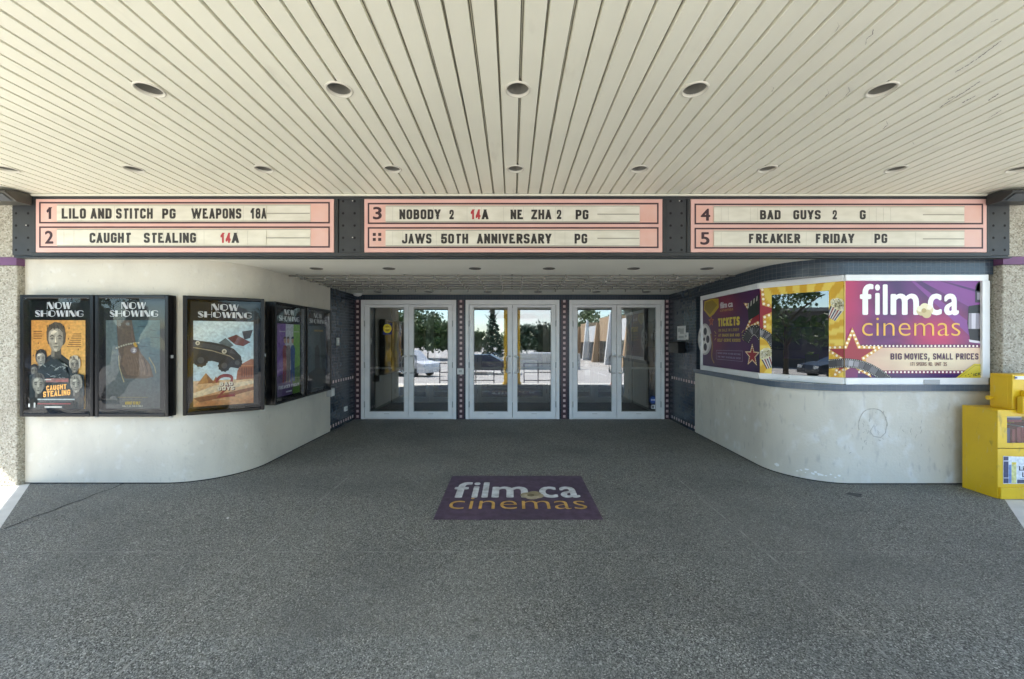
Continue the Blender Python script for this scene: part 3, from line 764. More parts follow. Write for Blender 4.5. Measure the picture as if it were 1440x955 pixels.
for a, b, s_ in ((308, 487, 6), (392, 518, 13), (480, 545, 5), (497, 541, 6), (520, 538, 8), (545, 555, 9), (558, 550, 8), (575, 560, 12), (600, 565, 5), (622, 560, 6), (655, 565, 7), (640, 572, 5), (515, 552, 4)):
    pxx, pyy = 960 + a / 2.983, 480 + b / 2.983
    best = min(((p, q, t) for p, q in zip(RP0, RP0[1:]) for t in (.1, .3, .5, .7, .9)), key=lambda e: abs(720 + F * (e[0][0] + (e[1][0] - e[0][0]) * e[2]) / (e[0][1] + (e[1][1] - e[0][1]) * e[2]) - pxx))
    pl = Plane(best[0], best[1]); n = 9; rr = [random.uniform(.5, 1.2) for _ in range(n)]
    u0, z0 = pl.uv(pxx, pyy); k_ = .0026
    mb.face([pl.P(u0 + s_ * k_ * rr[j] * cos(2 * pi * j / n), z0 + s_ * k_ * .55 * rr[j] * sin(2 * pi * j / n), .003) for j in range(n)])
obj('paint_chip', mb, mat('bright_chip', (.82, .82, .80), .6), rw)

# tiled recess walls and the tiled wall around the doors
def tiled_side(sx, y0, label):
    t = thing('tiled_wall', label, 'wall', (sx * 2.97, 7, 0)); X = sx * 2.96
    path = [(X, 7.5), (X, y0)] if sx > 0 else [(X, y0), (X, 7.5)]
    obj('tile_face', ribbon(path[::-1] if False else path, 0, ZS + .02, .12), 'tile', t)
    mb = MB(); Xi = X - sx * .0025
    for z in (.05, .775):
        y = y0 + .03
        while y < 7.42:
            q = [(Xi, y, z), (Xi, y + .048, z), (Xi, y + .048, z + .048), (Xi, y, z + .048)]; mb.face(q if sx < 0 else q[::-1]); y += .1
    obj('accent_tiles', mb, 'tile_pink', t)
    return t
tiled_side(-1, 6.44, 'dark tiled side wall with pink accent rows beside the last poster case')
tiled_side(1, 6.40, 'dark tiled side wall with pink accent rows carrying the notice and black box')
bw = thing('tiled_wall', 'dark tiled wall framing the three pairs of glass doors, with pink tile columns', 'wall', (0, 7.6, 0))
sB = 7.5 / F
DX = [((508 - 720) * sB, (641.5 - 720) * sB), ((654.8 - 720) * sB, (786.5 - 720) * sB), ((800.5 - 720) * sB, (934 - 720) * sB)]
ZD = CAM_H + (478 - 422.5) * sB
segs = [(-2.96, DX[0][0]), (DX[0][1], DX[1][0]), (DX[1][1], DX[2][0]), (DX[2][1], 2.96)]
for a, b in segs: obj('tile_pier', ribbon([(a, 7.5), (b, 7.5)], 0, ZD, .12), 'tile', bw)
obj('tile_lintel', ribbon([(-2.96, 7.498), (2.96, 7.498)], ZD, ZS + .02, .12), 'tile', bw)
mb = MB()
for xc in ((503 - 720) * sB, (648.2 - 720) * sB, (793.5 - 720) * sB, (938 - 720) * sB):
    mb.face([(xc - .06, 7.4965, .0), (xc + .06, 7.4965, .0), (xc + .06, 7.4965, ZD - .002), (xc - .06, 7.4965, ZD - .002)], 1)
    z = .03
    while z < ZD - .04:
        mb.face([(xc - .023, 7.494, z), (xc + .023, 7.494, z), (xc + .023, 7.494, z + .047), (xc - .023, 7.494, z + .047)], 0); z += .0985
obj('accent_tiles', mb, ['tile_pink', 'tile_maroon'], bw)

# ------------------------------------------------------------------ glass double doors
def make_doors(x0, x1, Y, label, group, cat='double door'):
    t = thing('glass_door_pair', label, cat, ((x0 + x1) / 2, Y, 0), group)
    z1 = ZD; w = .062
    mb = MB(); mb.box(x0, x0 + w, Y - .02, Y + .1, 0, z1); mb.box(x1 - w, x1, Y - .02, Y + .1, 0, z1); mb.box(x0 + w, x1 - w, Y - .02, Y + .1, z1 - .085, z1); mb.box(x0 + w, x1 - w, Y - .01, Y + .09, 0, .016)
    obj('door_frame', mb, 'alu', t, .004)
    xm = (x0 + x1) / 2; a0, a1 = x0 + w + .006, x1 - w - .006; ztop = z1 - .09; zb = .022
    for (p, q, hs) in ((a0, xm - .004, 1), (xm + .004, a1, -1)):
        st = .082; mb = MB(); y0, y1 = Y + .0, Y + .045
        mb.box(p, p + st, y0, y1, zb, ztop); mb.box(q - st, q, y0, y1, zb, ztop); mb.box(p + st, q - st, y0, y1, ztop - .045, ztop); mb.box(p + st, q - st, y0, y1, zb, zb + .115)
        leaf = obj('door_leaf', mb, 'alu', t, .004)
        g = MB(); g.face([(p + st, Y + .022, zb + .115), (q - st, Y + .022, zb + .115), (q - st, Y + .022, ztop - .045), (p + st, Y + .022, ztop - .045)]); obj('glass_pane', g, 'door_glass', leaf)
        g = MB(); i = .012
        for bx in ((p + st, p + st + i, zb + .115, ztop - .045), (q - st - i, q - st, zb + .115, ztop - .045)): g.box(bx[0], bx[1], Y + .012, Y + .02, bx[2], bx[3])
        g.box(p + st + i, q - st - i, Y + .012, Y + .02, ztop - .057, ztop - .045); g.box(p + st + i, q - st - i, Y + .012, Y + .02, zb + .115, zb + .127)
        obj('gasket', g, 'alu_grey', leaf)
        xh = (q - .045) if hs > 0 else (p + .045); zc = CAM_H + (478 - 513) * sB; hh = .155; ins = .065
        g = MB(); xo = xh - hs * ins
        g.tube([(xh, Y + .0, zc - hh), (xh, Y - .05, zc - hh), (xh - hs * .02, Y - .06, zc - hh), (xo + hs * .02, Y - .06, zc - hh), (xo, Y - .06, zc - hh + .025), (xo, Y - .06, zc + hh - .025), (xo + hs * .02, Y - .06, zc + hh), (xh - hs * .02, Y - .06, zc + hh), (xh, Y - .05, zc + hh), (xh, Y + .0, zc + hh)], .0155, 10)
        obj('handle', g, 'chrome', leaf)
        g = MB(); g.box(p + .03, q - .03, Y + .075, Y + .105, .935, .975); g.box(p + .05, p + .09, Y + .045, Y + .075, .94, .97); g.box(q - .09, q - .05, Y + .045, Y + .075, .94, .97); obj('push_bar', g, 'alu', leaf)
        g = MB(); xj = p - .004 if hs > 0 else q + .004
        for z in (.28, 1.02, 1.8): g.tube([(xj, Y - .012, z - .055), (xj, Y - .012, z + .055)], .011, 8)
        obj('hinge', g, 'alu_grey', leaf)
        g = MB(); c_ = (p + q) / 2; g.box(c_ - .05, c_ + .05, Y - .002, Y - .0005, zb + .075, zb + .083); obj('maker_plate', g, 'alu_grey', leaf)
    return t
d1 = make_doors(*DX[0], 7.5, 'white framed pair of glass doors with a round yellow sticker, beside the poster wall', 'glass entrance doors')
d2 = make_doors(*DX[1], 7.5, 'white framed middle pair of glass doors straight behind the floor decal', 'glass entrance doors')
d3 = make_doors(*DX[2], 7.5, 'white framed pair of glass doors with a round blue sticker, nearest the ticket window', 'glass entrance doors')
IW = 1.76
for k, xc in enumerate((-1.95, 0.005, 1.95)):
    r = dup(d2, (xc, 9.44, 0), ['inner pair of vestibule doors seen through the glass beside the poster wall', 'inner pair of vestibule doors seen through the middle glass doors', 'inner pair of vestibule doors seen through the glass nearest the ticket window'][k])
    r['group'] = 'inner vestibule doors'
mb = MB(); mb.box(-2.85, 2.86, 9.42, 9.6, ZD, 2.45)
for a, b in ((-2.85, -2.84), (-1.07, -.9), (.9, 1.06), (2.84, 2.86)): mb.box(a, b, 9.42, 9.6, .01, ZD)
obj('inner_partition', mb, 'interior', bld)
# stickers on the glass
def sticker(name, label, cx, cy, rx, shapes, Y=7.494):
    pl = Plane((-3, Y), (3, Y)); A = Art(pl, .0, .0003)
    for s_ in shapes: getattr(A, s_[0])(*s_[1:])
    o = A.out(name, 'print', None); tag(o, label, 'sticker'); return o
GY = 7.52
sticker('door_sticker', 'round yellow sticker over a blue base on the glass beside the poster wall', 0, 0, 0, [('poly', [(538, 471), (541, 455), (552, 455), (551, 471)], '#23306e'), ('disc', 544.7, 462.5, 6, 6.5, '#e2c81e'), ('disc', 544.7, 462.5, 3.6, 4, '#b99a18'), ('rect', 541, 461, 548.5, 463.5, '#e8d24a')], GY)
sticker('door_sticker', 'round blue sticker low on the glass nearest the ticket window', 0, 0, 0, [('disc', 918.5, 563, 5.2, 6, '#1c3468'), ('disc', 918.5, 563, 3.6, 4.2, '#31549b'), ('rect', 915.5, 562, 921.5, 564, '#c8d2e2')], GY)
sticker('door_sticker', 'small square white sticker just under the round blue one', 0, 0, 0, [('rect', 916, 570, 924, 575.5, '#d5d8d8'), ('rect', 917, 571, 919.5, 574.5, '#5a6066'), ('rect', 921, 571, 923, 574.5, '#7a8086')], GY)

# small fixtures on the tiled walls
t = thing('keypad_box', 'small white call box on the tile column between the first two door pairs', 'call box', ((647.3 - 720) * sB, 7.49, .93))
mb = MB(); a, b = px(643, 527, 7.47), px(652, 518.5, 7.47); mb.box(a[0], b[0], 7.455, 7.493, a[1], b[1]); obj('case', mb, 'paper', t, .004)
mb = MB(); mb.box(a[0] + .03, b[0] - .03, 7.45, 7.4548, a[1] + .04, b[1] - .03); obj('button_panel', mb, 'alu_grey', t)
def side_px(x, y, X): Y = X * F / (x - 720); return Y, CAM_H + (478 - y) * Y / F
ya, zt = side_px(964.6, 459, 2.96); yb, _ = side_px(953.7, 459, 2.96)
t = thing('wall_notice', 'white paper notice on the dark tiles above the black wall box', 'notice', (2.95, 6.9, 1.5)); mb = MB(); mb.box(2.944, 2.956, ya, yb, 1.49, 1.735); obj('sheet', mb, 'paper', t)
mb = MB(); mb.box(2.942, 2.9438, ya + .04, yb - .12, 1.60, 1.69); mb.box(2.942, 2.9438, ya + .18, yb - .03, 1.63, 1.70); mb.box(2.942, 2.9438, ya + .05, yb - .06, 1.53, 1.56); obj('print', mb, 'alu_grey', t)
ya, _ = side_px(968.7, 459, 2.96); yb, _ = side_px(965.8, 459, 2.96)
mb = MB(); mb.box(2.93, 2.956, ya, yb, 1.50, 1.615); t = thing('switch_plate', 'narrow white switch plate beside the paper notice on the dark tiles', 'switch', (2.95, 6.7, 1.5)); obj('plate', mb, 'paper', t, .003); mb = MB(); mb.box(2.924, 2.93, ya + .015, yb - .015, 1.54, 1.575); obj('rocker', mb, 'alu_grey', t)
t = thing('wall_ash_box', 'black metal box mounted on the dark tiles under the paper notice', 'wall box', (2.9, 7, 1.3)); mb = MB(); mb.box(2.82, 2.955, 6.78, 7.2, 1.27, 1.45); obj('box', mb, 'black', t, .01); mb = MB(); mb.box(2.80, 2.955, 6.76, 7.22, 1.452, 1.466); obj('lid', mb, 'black', t, .003)
t = thing('switch_plate', 'small grey switch plate at eye level on the tiles near the last poster case', 'switch', (-2.95, 6.74, 1.45)); mb = MB(); mb.box(-2.956, -2.94, 6.69, 6.79, 1.40, 1.53); obj('plate', mb, 'alu_grey', t, .003); mb = MB(); mb.box(-2.94, -2.932, 6.72, 6.76, 1.44, 1.49); obj('rocker', mb, 'paper', t)
t = thing('outlet_box', 'small white outlet low on the dark tiles near the poster wall', 'outlet', (-2.95, 7.06, .25)); mb = MB(); mb.box(-2.956, -2.93, 7.0, 7.1, .235, .315); obj('plate', mb, 'paper', t, .003); mb = MB(); mb.box(-2.93, -2.925, 7.02, 7.08, .255, .295); obj('flap', mb, 'alu_grey', t)
t = thing('junction_box', 'grey junction box under the last poster case at the end of the plaster', 'junction box', (-2.93, 6.35, .65)); mb = MB(); mb.box(-2.945, -2.87, 6.32, 6.44, .59, .72); obj('box', mb, 'alu_grey', t, .004); mb = MB(); mb.box(-2.87, -2.864, 6.33, 6.43, .60, .71); obj('cover_plate', mb, 'paper', t)
t = thing('smoke_detector', 'white round detector on the soffit at the corner above the tile column', 'detector', (-2.83, 7.3, ZS)); mb = MB(); mb.lathe(-2.83, 7.3, [(.001, ZS - .045), (.05, ZS - .045), (.07, ZS - .03), (.075, ZS - .0005)], 18); obj('housing', mb, 'paper', t); mb = MB(); mb.lathe(-2.83, 7.3, [(.001, ZS - .056), (.022, ZS - .055), (.025, ZS - .046)], 12); obj('sensor', mb, 'alu_grey', t)

# ------------------------------------------------------------------ end piers
for sx, lab in ((-1, 'pebble dash pier with purple band beside the first poster case'), (1, 'pebble dash pier with purple band behind the yellow book box')):
    t = thing('pier', lab, 'pier', (sx * 6, 4.2, 0)); xi = 5.06 if sx < 0 else 4.972
    yf = 4.07 if sx < 0 else 4.035
    mb = MB(); mb.box(*sorted((sx * xi, sx * 14)), yf, 4.6, 0, 2.26); mb.box(*sorted((sx * xi, sx * 14)), yf, 4.6, 2.34, 3.3); obj('pebble_face', mb, 'pier', t, .012, 2)
    mb = MB(); mb.box(*sorted((sx * xi, sx * 14)), yf - .004, 4.6, 2.2605, 2.3395); obj('purple_band', mb, 'purple_band', t)

# ------------------------------------------------------------------ marquee
YM = 4.0; sM = YM / F
mq = thing('marquee', 'long dark metal marquee housing hung under the board ceiling', 'marquee', (0, YM, 2.4))
mb = MB(); a, b = px(17, 362, YM), px(1420, 275, YM)
mb.box(a[0], b[0], YM + .012, YM + .05, a[1], ZC - .002); mb.box(a[0], b[0], YM + .05, 4.06, a[1] + .004, 2.6)
ztop = px(0, 275, YM)[1]
ftop = px(0, 280.5, YM)[1]; fbot = px(0, 356, YM)[1]
mb.box(a[0] + .2, b[0] - .2, YM - .012, YM + .0118, ftop, ZC - .006); mb.box(a[0] + .2, b[0] - .2, YM - .012, YM + .0118, a[1] + .006, fbot)
for q0, q1 in ((48, 52), (470.5, 476), (507, 512.5), (931.5, 936.5), (966, 970.5), (1386.5, 1389)):
    mb.box(px(q0, 0, YM)[0], px(q1, 0, YM)[0], YM - .009, YM + .0116, fbot + .0005, ftop - .0005)
obj('housing', mb, 'housing', mq, .003)
mb = MB(); mb.box(a[0] - .0, b[0], YM - .03, YM - .0125, ZC - .022, ZC - .004); obj('top_trim', mb, 'board', mq)
mb = MB(); mb.box(a[0] + .05, b[0], YM - .02, YM + .06, a[1] - .012, a[1] - .001); obj('bottom_lip', mb, 'housing', mq)
for q0, q1, cols_ in ((17, 47.5, (22.5, 39.5)), (476.5, 506.5, (482.5, 498.7)), (937, 965.5, (943, 958.5)), (1389.5, 1420, (1397, 1413))):
    A0, B0 = px(q0, 361, YM), px(q1, 276, YM); mb = MB(); y = YM + .001; e = .0012
    mb.box(A0[0], B0[0], y, YM + .0117, A0[1] + .01, ZC - .03)
    pl = obj('bolt_plate', mb, 'plate', mq, .002)
    mb = MB()
    for cx_ in cols_:
        for cy_ in (283.5, 300.5, 317.8, 335, 352):
            c = px(cx_, cy_, YM); r = .0125
            mb.face([(c[0] + r * cos(t_), y - .001, c[1] + r * sin(t_)) for t_ in [2 * pi * j / 12 for j in range(12)]], 0)
            if random.random() < .18: mb.face([(c[0] - r * 1.7 + .007 * cos(t_), y - .0014, c[1] + .004 + .006 * sin(t_)) for t_ in [2 * pi * j / 7 for j in range(7)]], 1)
    obj('bolt_hole', mb, ['hole', 'chip'], pl)

def board(x0, x1, number, rows, stepx, tx0, tx1, label):
    t = thing('sign_board', label, 'sign board', (px((x0 + x1) / 2, 0, YM)[0], YM, px(0, 355, YM)[1]), 'marquee sign boards')
    Y = YM - .010; a, b = px(x0, 355.6, YM), px(x1, 281, YM)
    mb = MB(); mb.box(a[0], b[0], Y, YM + .01, a[1], b[1]); obj('pink_panel', mb, 'pink', t, .002)
    pl = Plane((-6, Y), (6, Y))
    def conv(x, y):                # pixels measured on the marquee plane
        p = px(x, y, YM); return (p[0] + 6, p[1])
    for (ya, yb, ta, tb, num, words_) in rows:
        A = Art(pl, .0006, .0002, conv); A.rect(x0 + 7, ya + 1, x1 - 7, yb - 1, '#ffffff'); o = A.out('faded_field', 'pink_light', t)
        A = Art(pl, .0014, .0002, conv); A.line([(x0 + 6, ya), (x1 - 6.5, ya), (x1 - 6.5, yb), (x0 + 6, yb)], 2.2, '#000000', True); A.out('row_outline', 'maroon', t)
        # letter track: the nearer part carries plates and stands proud
        mb = MB(); p, q = conv(tx0, tb), conv(tx1, ta)
        mb.box(p[0] - 6, q[0] - 6, Y - .004, Y - .0018, p[1], q[1])
        ps, qs = conv(tx0, tb - 1.6), conv(stepx, ta + 2.4); mb.box(ps[0] - 6, qs[0] - 6, Y - .010, Y - .0041, ps[1], qs[1])
        ym_ = (ta + tb) / 2 + .5
        for yy, hgt, c in ((ta + 1.0, .5, 1), (tb - .9, .5, 1)):
            e0, e1 = conv(tx0, yy + hgt), conv(tx1, yy - hgt); mb.box(e0[0] - 6, e1[0] - 6, Y - .0062 if c else Y, Y - .00405, e0[1], e1[1], 1)
        for yy in (ym_,):
            e0, e1 = conv(stepx, yy + .8), conv(tx1 - 1, yy - .6); mb.box(e0[0] - 6 + .001, e1[0] - 6, Y - .008, Y - .00405, e0[1], e1[1], 1)
        xx = tx0 + 10
        while xx < stepx - 8:      # seams between the letter plates
            e0, e1 = conv(xx, tb - 1.9), conv(xx + .22, ta + 2.7); mb.box(e0[0] - 6, e1[0] - 6, Y - .0105, Y - .0101, e0[1], e1[1], 1); xx += random.choice((10, 14, 31, 47))
        tr = obj('letter_track', mb, ['cream', 'track_line'], t)
        A = Art(pl, .0019, .0002, conv)
        if num == 'dots':
            for i in (0, 1):
                for j in (0, 1): A.rect(x0 + 12.0 + i * 7.6, 328.6 + j * 7, x0 + 16.3 + i * 7.6, 332.8 + j * 7, '#3a1c20')
        elif num[0] == '1': A.block('1', num[1] + .8, num[2] - .5, num[3], num[4], '#3a1c20', t=.2)
        else: A.font(num[0], num[1], num[2], num[3], num[4], '#3a1c20', .75)
        A.out('screen_number', 'maroon', t)
        for txt, a0, a1, yb_, yt_, red in words_:
            A = Art(pl, .0112, .0002, conv)
            A.block(txt, a0, a1, yb_, yt_, '#000000', t=.215, w=.34, gap=.11)
            A.out('title_letters', 'letter_red' if red else 'letter', tr)
board(52, 470, None, [
    (286.2, 314.2, 288.6, 313, ('1', 67, 76, 309, 292.5), [('LILO', 90, 124, 309, 294.5, 0), ('AND', 130.5, 160, 309, 294.5, 0), ('STITCH', 166, 217.5, 309, 294.5, 0), ('PG', 230.6, 249.5, 309, 294.8, 0), ('WEAPONS', 271.5, 341.5, 309, 294.6, 0), ('18A', 354.5, 376.3, 309, 294.3, 0)]),
    (320.5, 348.2, 322.8, 347.2, ('2', 65, 77, 343.2, 326), [('CAUGHT', 129, 187, 342.8, 328.7, 0), ('STEALING', 205, 278, 342.8, 328.7, 0), ('14', 312.5, 326.5, 342.8, 328.7, 1), ('A', 328, 338, 342.8, 328.7, 0)])],
    376, 83, 437.5, 'pink framed sign board with films 1 and 2, above the poster cases')
board(512.8, 931, None, [
    (287.5, 315, 290, 313.8, ('3', 525, 537.5, 309, 292.5), [('NOBODY', 562.5, 620, 309.8, 296, 0), ('2', 632.5, 638.6, 309.8, 296.5, 0), ('14', 662.5, 676, 309.8, 296, 1), ('A', 677.8, 687, 309.8, 296, 0), ('NE', 718, 735.4, 309.8, 296.3, 0), ('ZHA', 747, 775, 309.8, 296.3, 0), ('2', 782.7, 789, 309.5, 296.5, 0), ('PG', 809, 827, 310, 296.6, 0)]),
    (321.5, 348.8, 324, 347.5, 'dots', [('JAWS', 566, 607.4, 343.8, 330, 0), ('50TH', 620.8, 658.7, 343.8, 330, 0), ('ANNIVERSARY', 671, 775, 343.8, 330, 0), ('PG', 807.5, 825.3, 343.8, 330, 0)])],
    839.5, 543, 899, 'pink framed sign board with film 3 over the glass doors, between the other two boards')
board(971, 1386, None, [
    (288.5, 315.5, 291, 314.2, ('4', 984.5, 998, 311, 295), [('BAD', 1067, 1095.8, 310, 297, 0), ('GUYS', 1113.5, 1151.8, 310, 297, 0), ('2', 1168.5, 1174.5, 310, 297, 0), ('G', 1206.4, 1214.8, 310, 297, 0)]),
    (322.5, 349.5, 325, 348, ('5', 984, 997, 344.5, 328), [('FREAKIER', 1051.5, 1123, 343.2, 330, 0), ('FRIDAY', 1145, 1198.7, 343.2, 330, 0), ('PG', 1227, 1245, 343.2, 330, 0)])],
    1295, 1002.6, 1354, 'pink framed sign board with films 4 and 5, above the ticket window')

# wedge shaped floodlights at the two ends of the marquee
for sx, lab in ((-1, 'dark wedge shaped floodlight at the marquee end above the poster wall'), (1, 'dark wedge shaped floodlight at the marquee end above the book box')):
    t = thing('floodlight', lab, 'floodlight', (sx * 5, 3.85, 2.86), 'floodlights at the marquee ends')
    x0, x1 = (-5.12, -4.80) if sx < 0 else (4.74, 5.1)
    mb = MB(); mb.prism([(3.98, 2.945), (3.86, 2.945), (3.77, 2.915), (3.77, 2.895), (3.86, 2.84), (3.98, 2.84)], x0, x1, 'x'); obj('housing', mb, mat('bronze_metal', (.055, .052, .042), .45) if sx < 0 else 'housing', t, .006)
    mb = MB(); mb.face([(x0 + .03, 3.776, 2.889), (x1 - .03, 3.776, 2.889), (x1 - .03, 3.852, 2.843), (x0 + .03, 3.852, 2.843)]); mb.v = [(x, y - .004, z - .006) for x, y, z in mb.v]; obj('lens', mb, 'shop_glass', t)
    mb = MB(); xc = (x0 + x1) / 2; mb.box(xc - .03, xc + .03, 3.87, 3.94, 2.945, ZC - .001); obj('bracket', mb, 'housing', t)

# ------------------------------------------------------------------ poster cases
def poster_case(pl, w, z0, z1, label, art, depth=.1):
    """pl: plane of the front face, origin at its left edge"""
    c = pl.P(w / 2, z0); t = thing('poster_case', label, 'poster case', c, 'film poster cases')
    def box(mb, u0, u1, a, b, o0, o1, m=0):
        i = len(mb.v)
        for o in (o0, o1):
            for u, z in ((u0, a), (u1, a), (u1, b), (u0, b)): mb.v.append(pl.P(u, z, o))
        for q in ((0, 1, 2, 3), (7, 6, 5, 4), (0, 4, 5, 1), (1, 5, 6, 2), (2, 6, 7, 3), (3, 7, 4, 0)):
            mb.f.append([i + k for k in q][::-1]); mb.m.append(m); mb.sm.append(False)
    mb = MB(); r = .035
    box(mb, 0, w, z0, z1, -depth, -.03)
    for q in ((0, r, z0, z1), (w - r, w, z0, z1), (r, w - r, z0, z0 + r), (r, w - r, z1 - r, z1)): box(mb, *q, -.0299, 0)
    obj('case', mb, 'black', t, .006)
    # sloping inner rim
    mb = MB(); s = .025
    oz = [(r, z0 + r), (w - r, z0 + r), (w - r, z1 - r), (r, z1 - r)]; iz = [(r + s, z0 + r + s), (w - r - s, z0 + r + s), (w - r - s, z1 - r - s), (r + s, z1 - r - s)]
    for k in range(4): mb.face([pl.P(*oz[k], -.003), pl.P(*oz[(k + 1) % 4], -.003), pl.P(*iz[(k + 1) % 4], -.028), pl.P(*iz[k], -.028)])
    obj('inner_rim', mb, 'black', t)
    conv = lambda x, y: (w * x, z0 + (z1 - z0) * (1 - y))          # 0..1 across, 0..1 down
    A = Art(pl, -.0286, .0001, conv)
    A.deco('NOW', .33, .66, .115, .06, '#ffffff'); A.deco('SHOWING', .17, .83, .178, .128, '#ffffff'); A.out('heading_letters', 'white_ink', t)
    # poster: local square mapped on the print area
    X0, X1, Y0, Y1 = .115, .855, .208, .935
    A = Art(pl, -.0290, .00008, lambda x, y: conv(X0 + (X1 - X0) * x, Y0 + (Y1 - Y0) * y), clip=(0, 0, 1, 1))
    art(A); A.out('poster', 'print', t)
    mb = MB(); n = 12
    rows = []
    for j in range(n + 1):
        row = []
        for i in range(n + 1):
            u = r + (w - 2 * r) * i / n; z = z0 + r + (z1 - z0 - 2 * r) * j / n
            row.append(pl.P(u, z, -.006))
        rows.append(row)
    mb.grid(rows); obj('clear_cover', mb, 'cover', t)
    mb = MB(); zc = z0 + .48 * (z1 - z0); box(mb, w + .001, w + .012, zc, zc + .03, -.05, -.03); box(mb, w - .02, w + .004, z0 - .012, z0 - .001, -.06, -.03); obj('latch', mb, 'alu_grey', t)
    return t

def figure(A, x, y, s, dark='#22282c', mid='#4c5356', light='#b9b7a6', hair='#2c2a28', ang=0):
    """plain generic head and shoulders in print, lit from one side"""
    k = .60; rnd = random.Random(int(x * 1000 + y * 77)); T = lambda l: [(x + a * s, y + b * s * k) for a, b in l]
    def tone(f): return '#%02x%02x%02x' % tuple(int(255 * max(0, min(1, f * c))) for c in [int(light[i:i + 2], 16) / 255 for i in (1, 3, 5)])
    A.poly(T([(-1.7, 4.2), (-1.45, 2.3), (-1.0, 1.75), (-.42, 1.3), (.42, 1.3), (1.0, 1.75), (1.45, 2.3), (1.7, 4.2)]), dark)
    A.poly(T([(-1.4, 2.4), (-.95, 1.85), (-.5, 1.6), (-.3, 2.4), (-.6, 4.0), (-1.3, 4.0)]), tone(.28)); A.poly(T([(.45, 1.55), (.9, 1.85), (.6, 2.9), (.2, 4)]), tone(.2))
    A.poly(T([(-.33, .6), (.36, .6), (.42, 1.5), (0, 1.85), (-.4, 1.5)]), tone(.36)); A.poly(T([(-.33, .75), (-.1, .9), (-.12, 1.5), (-.38, 1.45)]), tone(.6))
    A.poly(T([(-.72, .1), (-.74, -.5), (-.55, -1.0), (-.1, -1.25), (.35, -1.18), (.66, -.85), (.76, -.3), (.72, .3), (.6, .55), (-.6, .5)]), hair)
    A.poly(T([(-.55, -.45), (-.3, -.72), (.2, -.74), (.5, -.45), (.56, .1), (.5, .6), (.26, 1.0), (0, 1.1), (-.26, 1.0), (-.5, .6), (-.58, .1)]), tone(.82))
    A.poly(T([(.12, -.74), (.5, -.45), (.56, .1), (.5, .6), (.26, 1.0), (.05, 1.09), (.18, .7), (.14, .3), (.24, -.1)]), tone(.68))
    A.poly(T([(-.5, .35), (-.3, .5), (-.22, .85), (-.1, 1.05), (-.3, .97), (-.5, .6)]), tone(.7)); A.poly(T([(-.42, -.5), (-.1, -.62), (.08, -.5), (-.1, -.34), (-.4, -.3)]), tone(1.06))
    for sg in (-1, 1):
        A.poly(T([(sg * .12, -.16), (sg * .3, -.24), (sg * .47, -.15), (sg * .46, -.06), (sg * .3, -.13), (sg * .12, -.08)]), tone(.34))
        A.poly(T([(sg * .14, -.02), (sg * .3, -.08), (sg * .45, .0), (sg * .42, .12), (sg * .28, .16), (sg * .15, .1)]), tone(.62)); A.poly(T([(sg * .22, .01), (sg * .37, .01), (sg * .36, .06), (sg * .23, .065)]), tone(.25))
    A.poly(T([(-.03, -.1), (.06, -.1), (.15, .4), (.02, .46), (-.1, .42)]), tone(.76)); A.poly(T([(-.05, -.1), (.0, -.1), (.02, .36), (-.06, .36)]), tone(1.08)); A.poly(T([(-.11, .42), (.16, .4), (.1, .49), (-.06, .5)]), tone(.5))
    A.poly(T([(-.2, .68), (0, .63), (.2, .67), (.1, .76), (-.1, .77)]), tone(.58)); A.poly(T([(-.22, .685), (.22, .675), (.2, .705), (-.2, .71)]), tone(.36)); A.poly(T([(-.14, .9), (.12, .88), (.06, 1.02), (-.08, 1.02)]), tone(.95))
    for j in range(14):
        a0 = rnd.uniform(-.66, .6); A.line([(x + a0 * s, y - s * k * rnd.uniform(.95, 1.18)), (x + (a0 * 1.08 + .06) * s, y - s * k * rnd.uniform(.62, .8))], s * .05, rnd.choice([hair, tone(.5), tone(.3), tone(.18)]))
    for j in range(8):
        a0 = rnd.uniform(-1.2, 1.2); A.line([(x + a0 * s, y + s * k * rnd.uniform(1.9, 2.6)), (x + (a0 + rnd.uniform(-.3, .3)) * s, y + s * k * rnd.uniform(2.6, 3.6))], s * .05, rnd.choice([dark, tone(.35), tone(.22)]))
def mixc(a, b, t): return tuple(p + (q - p) * max(0, min(1, t)) for p, q in zip(a, b))
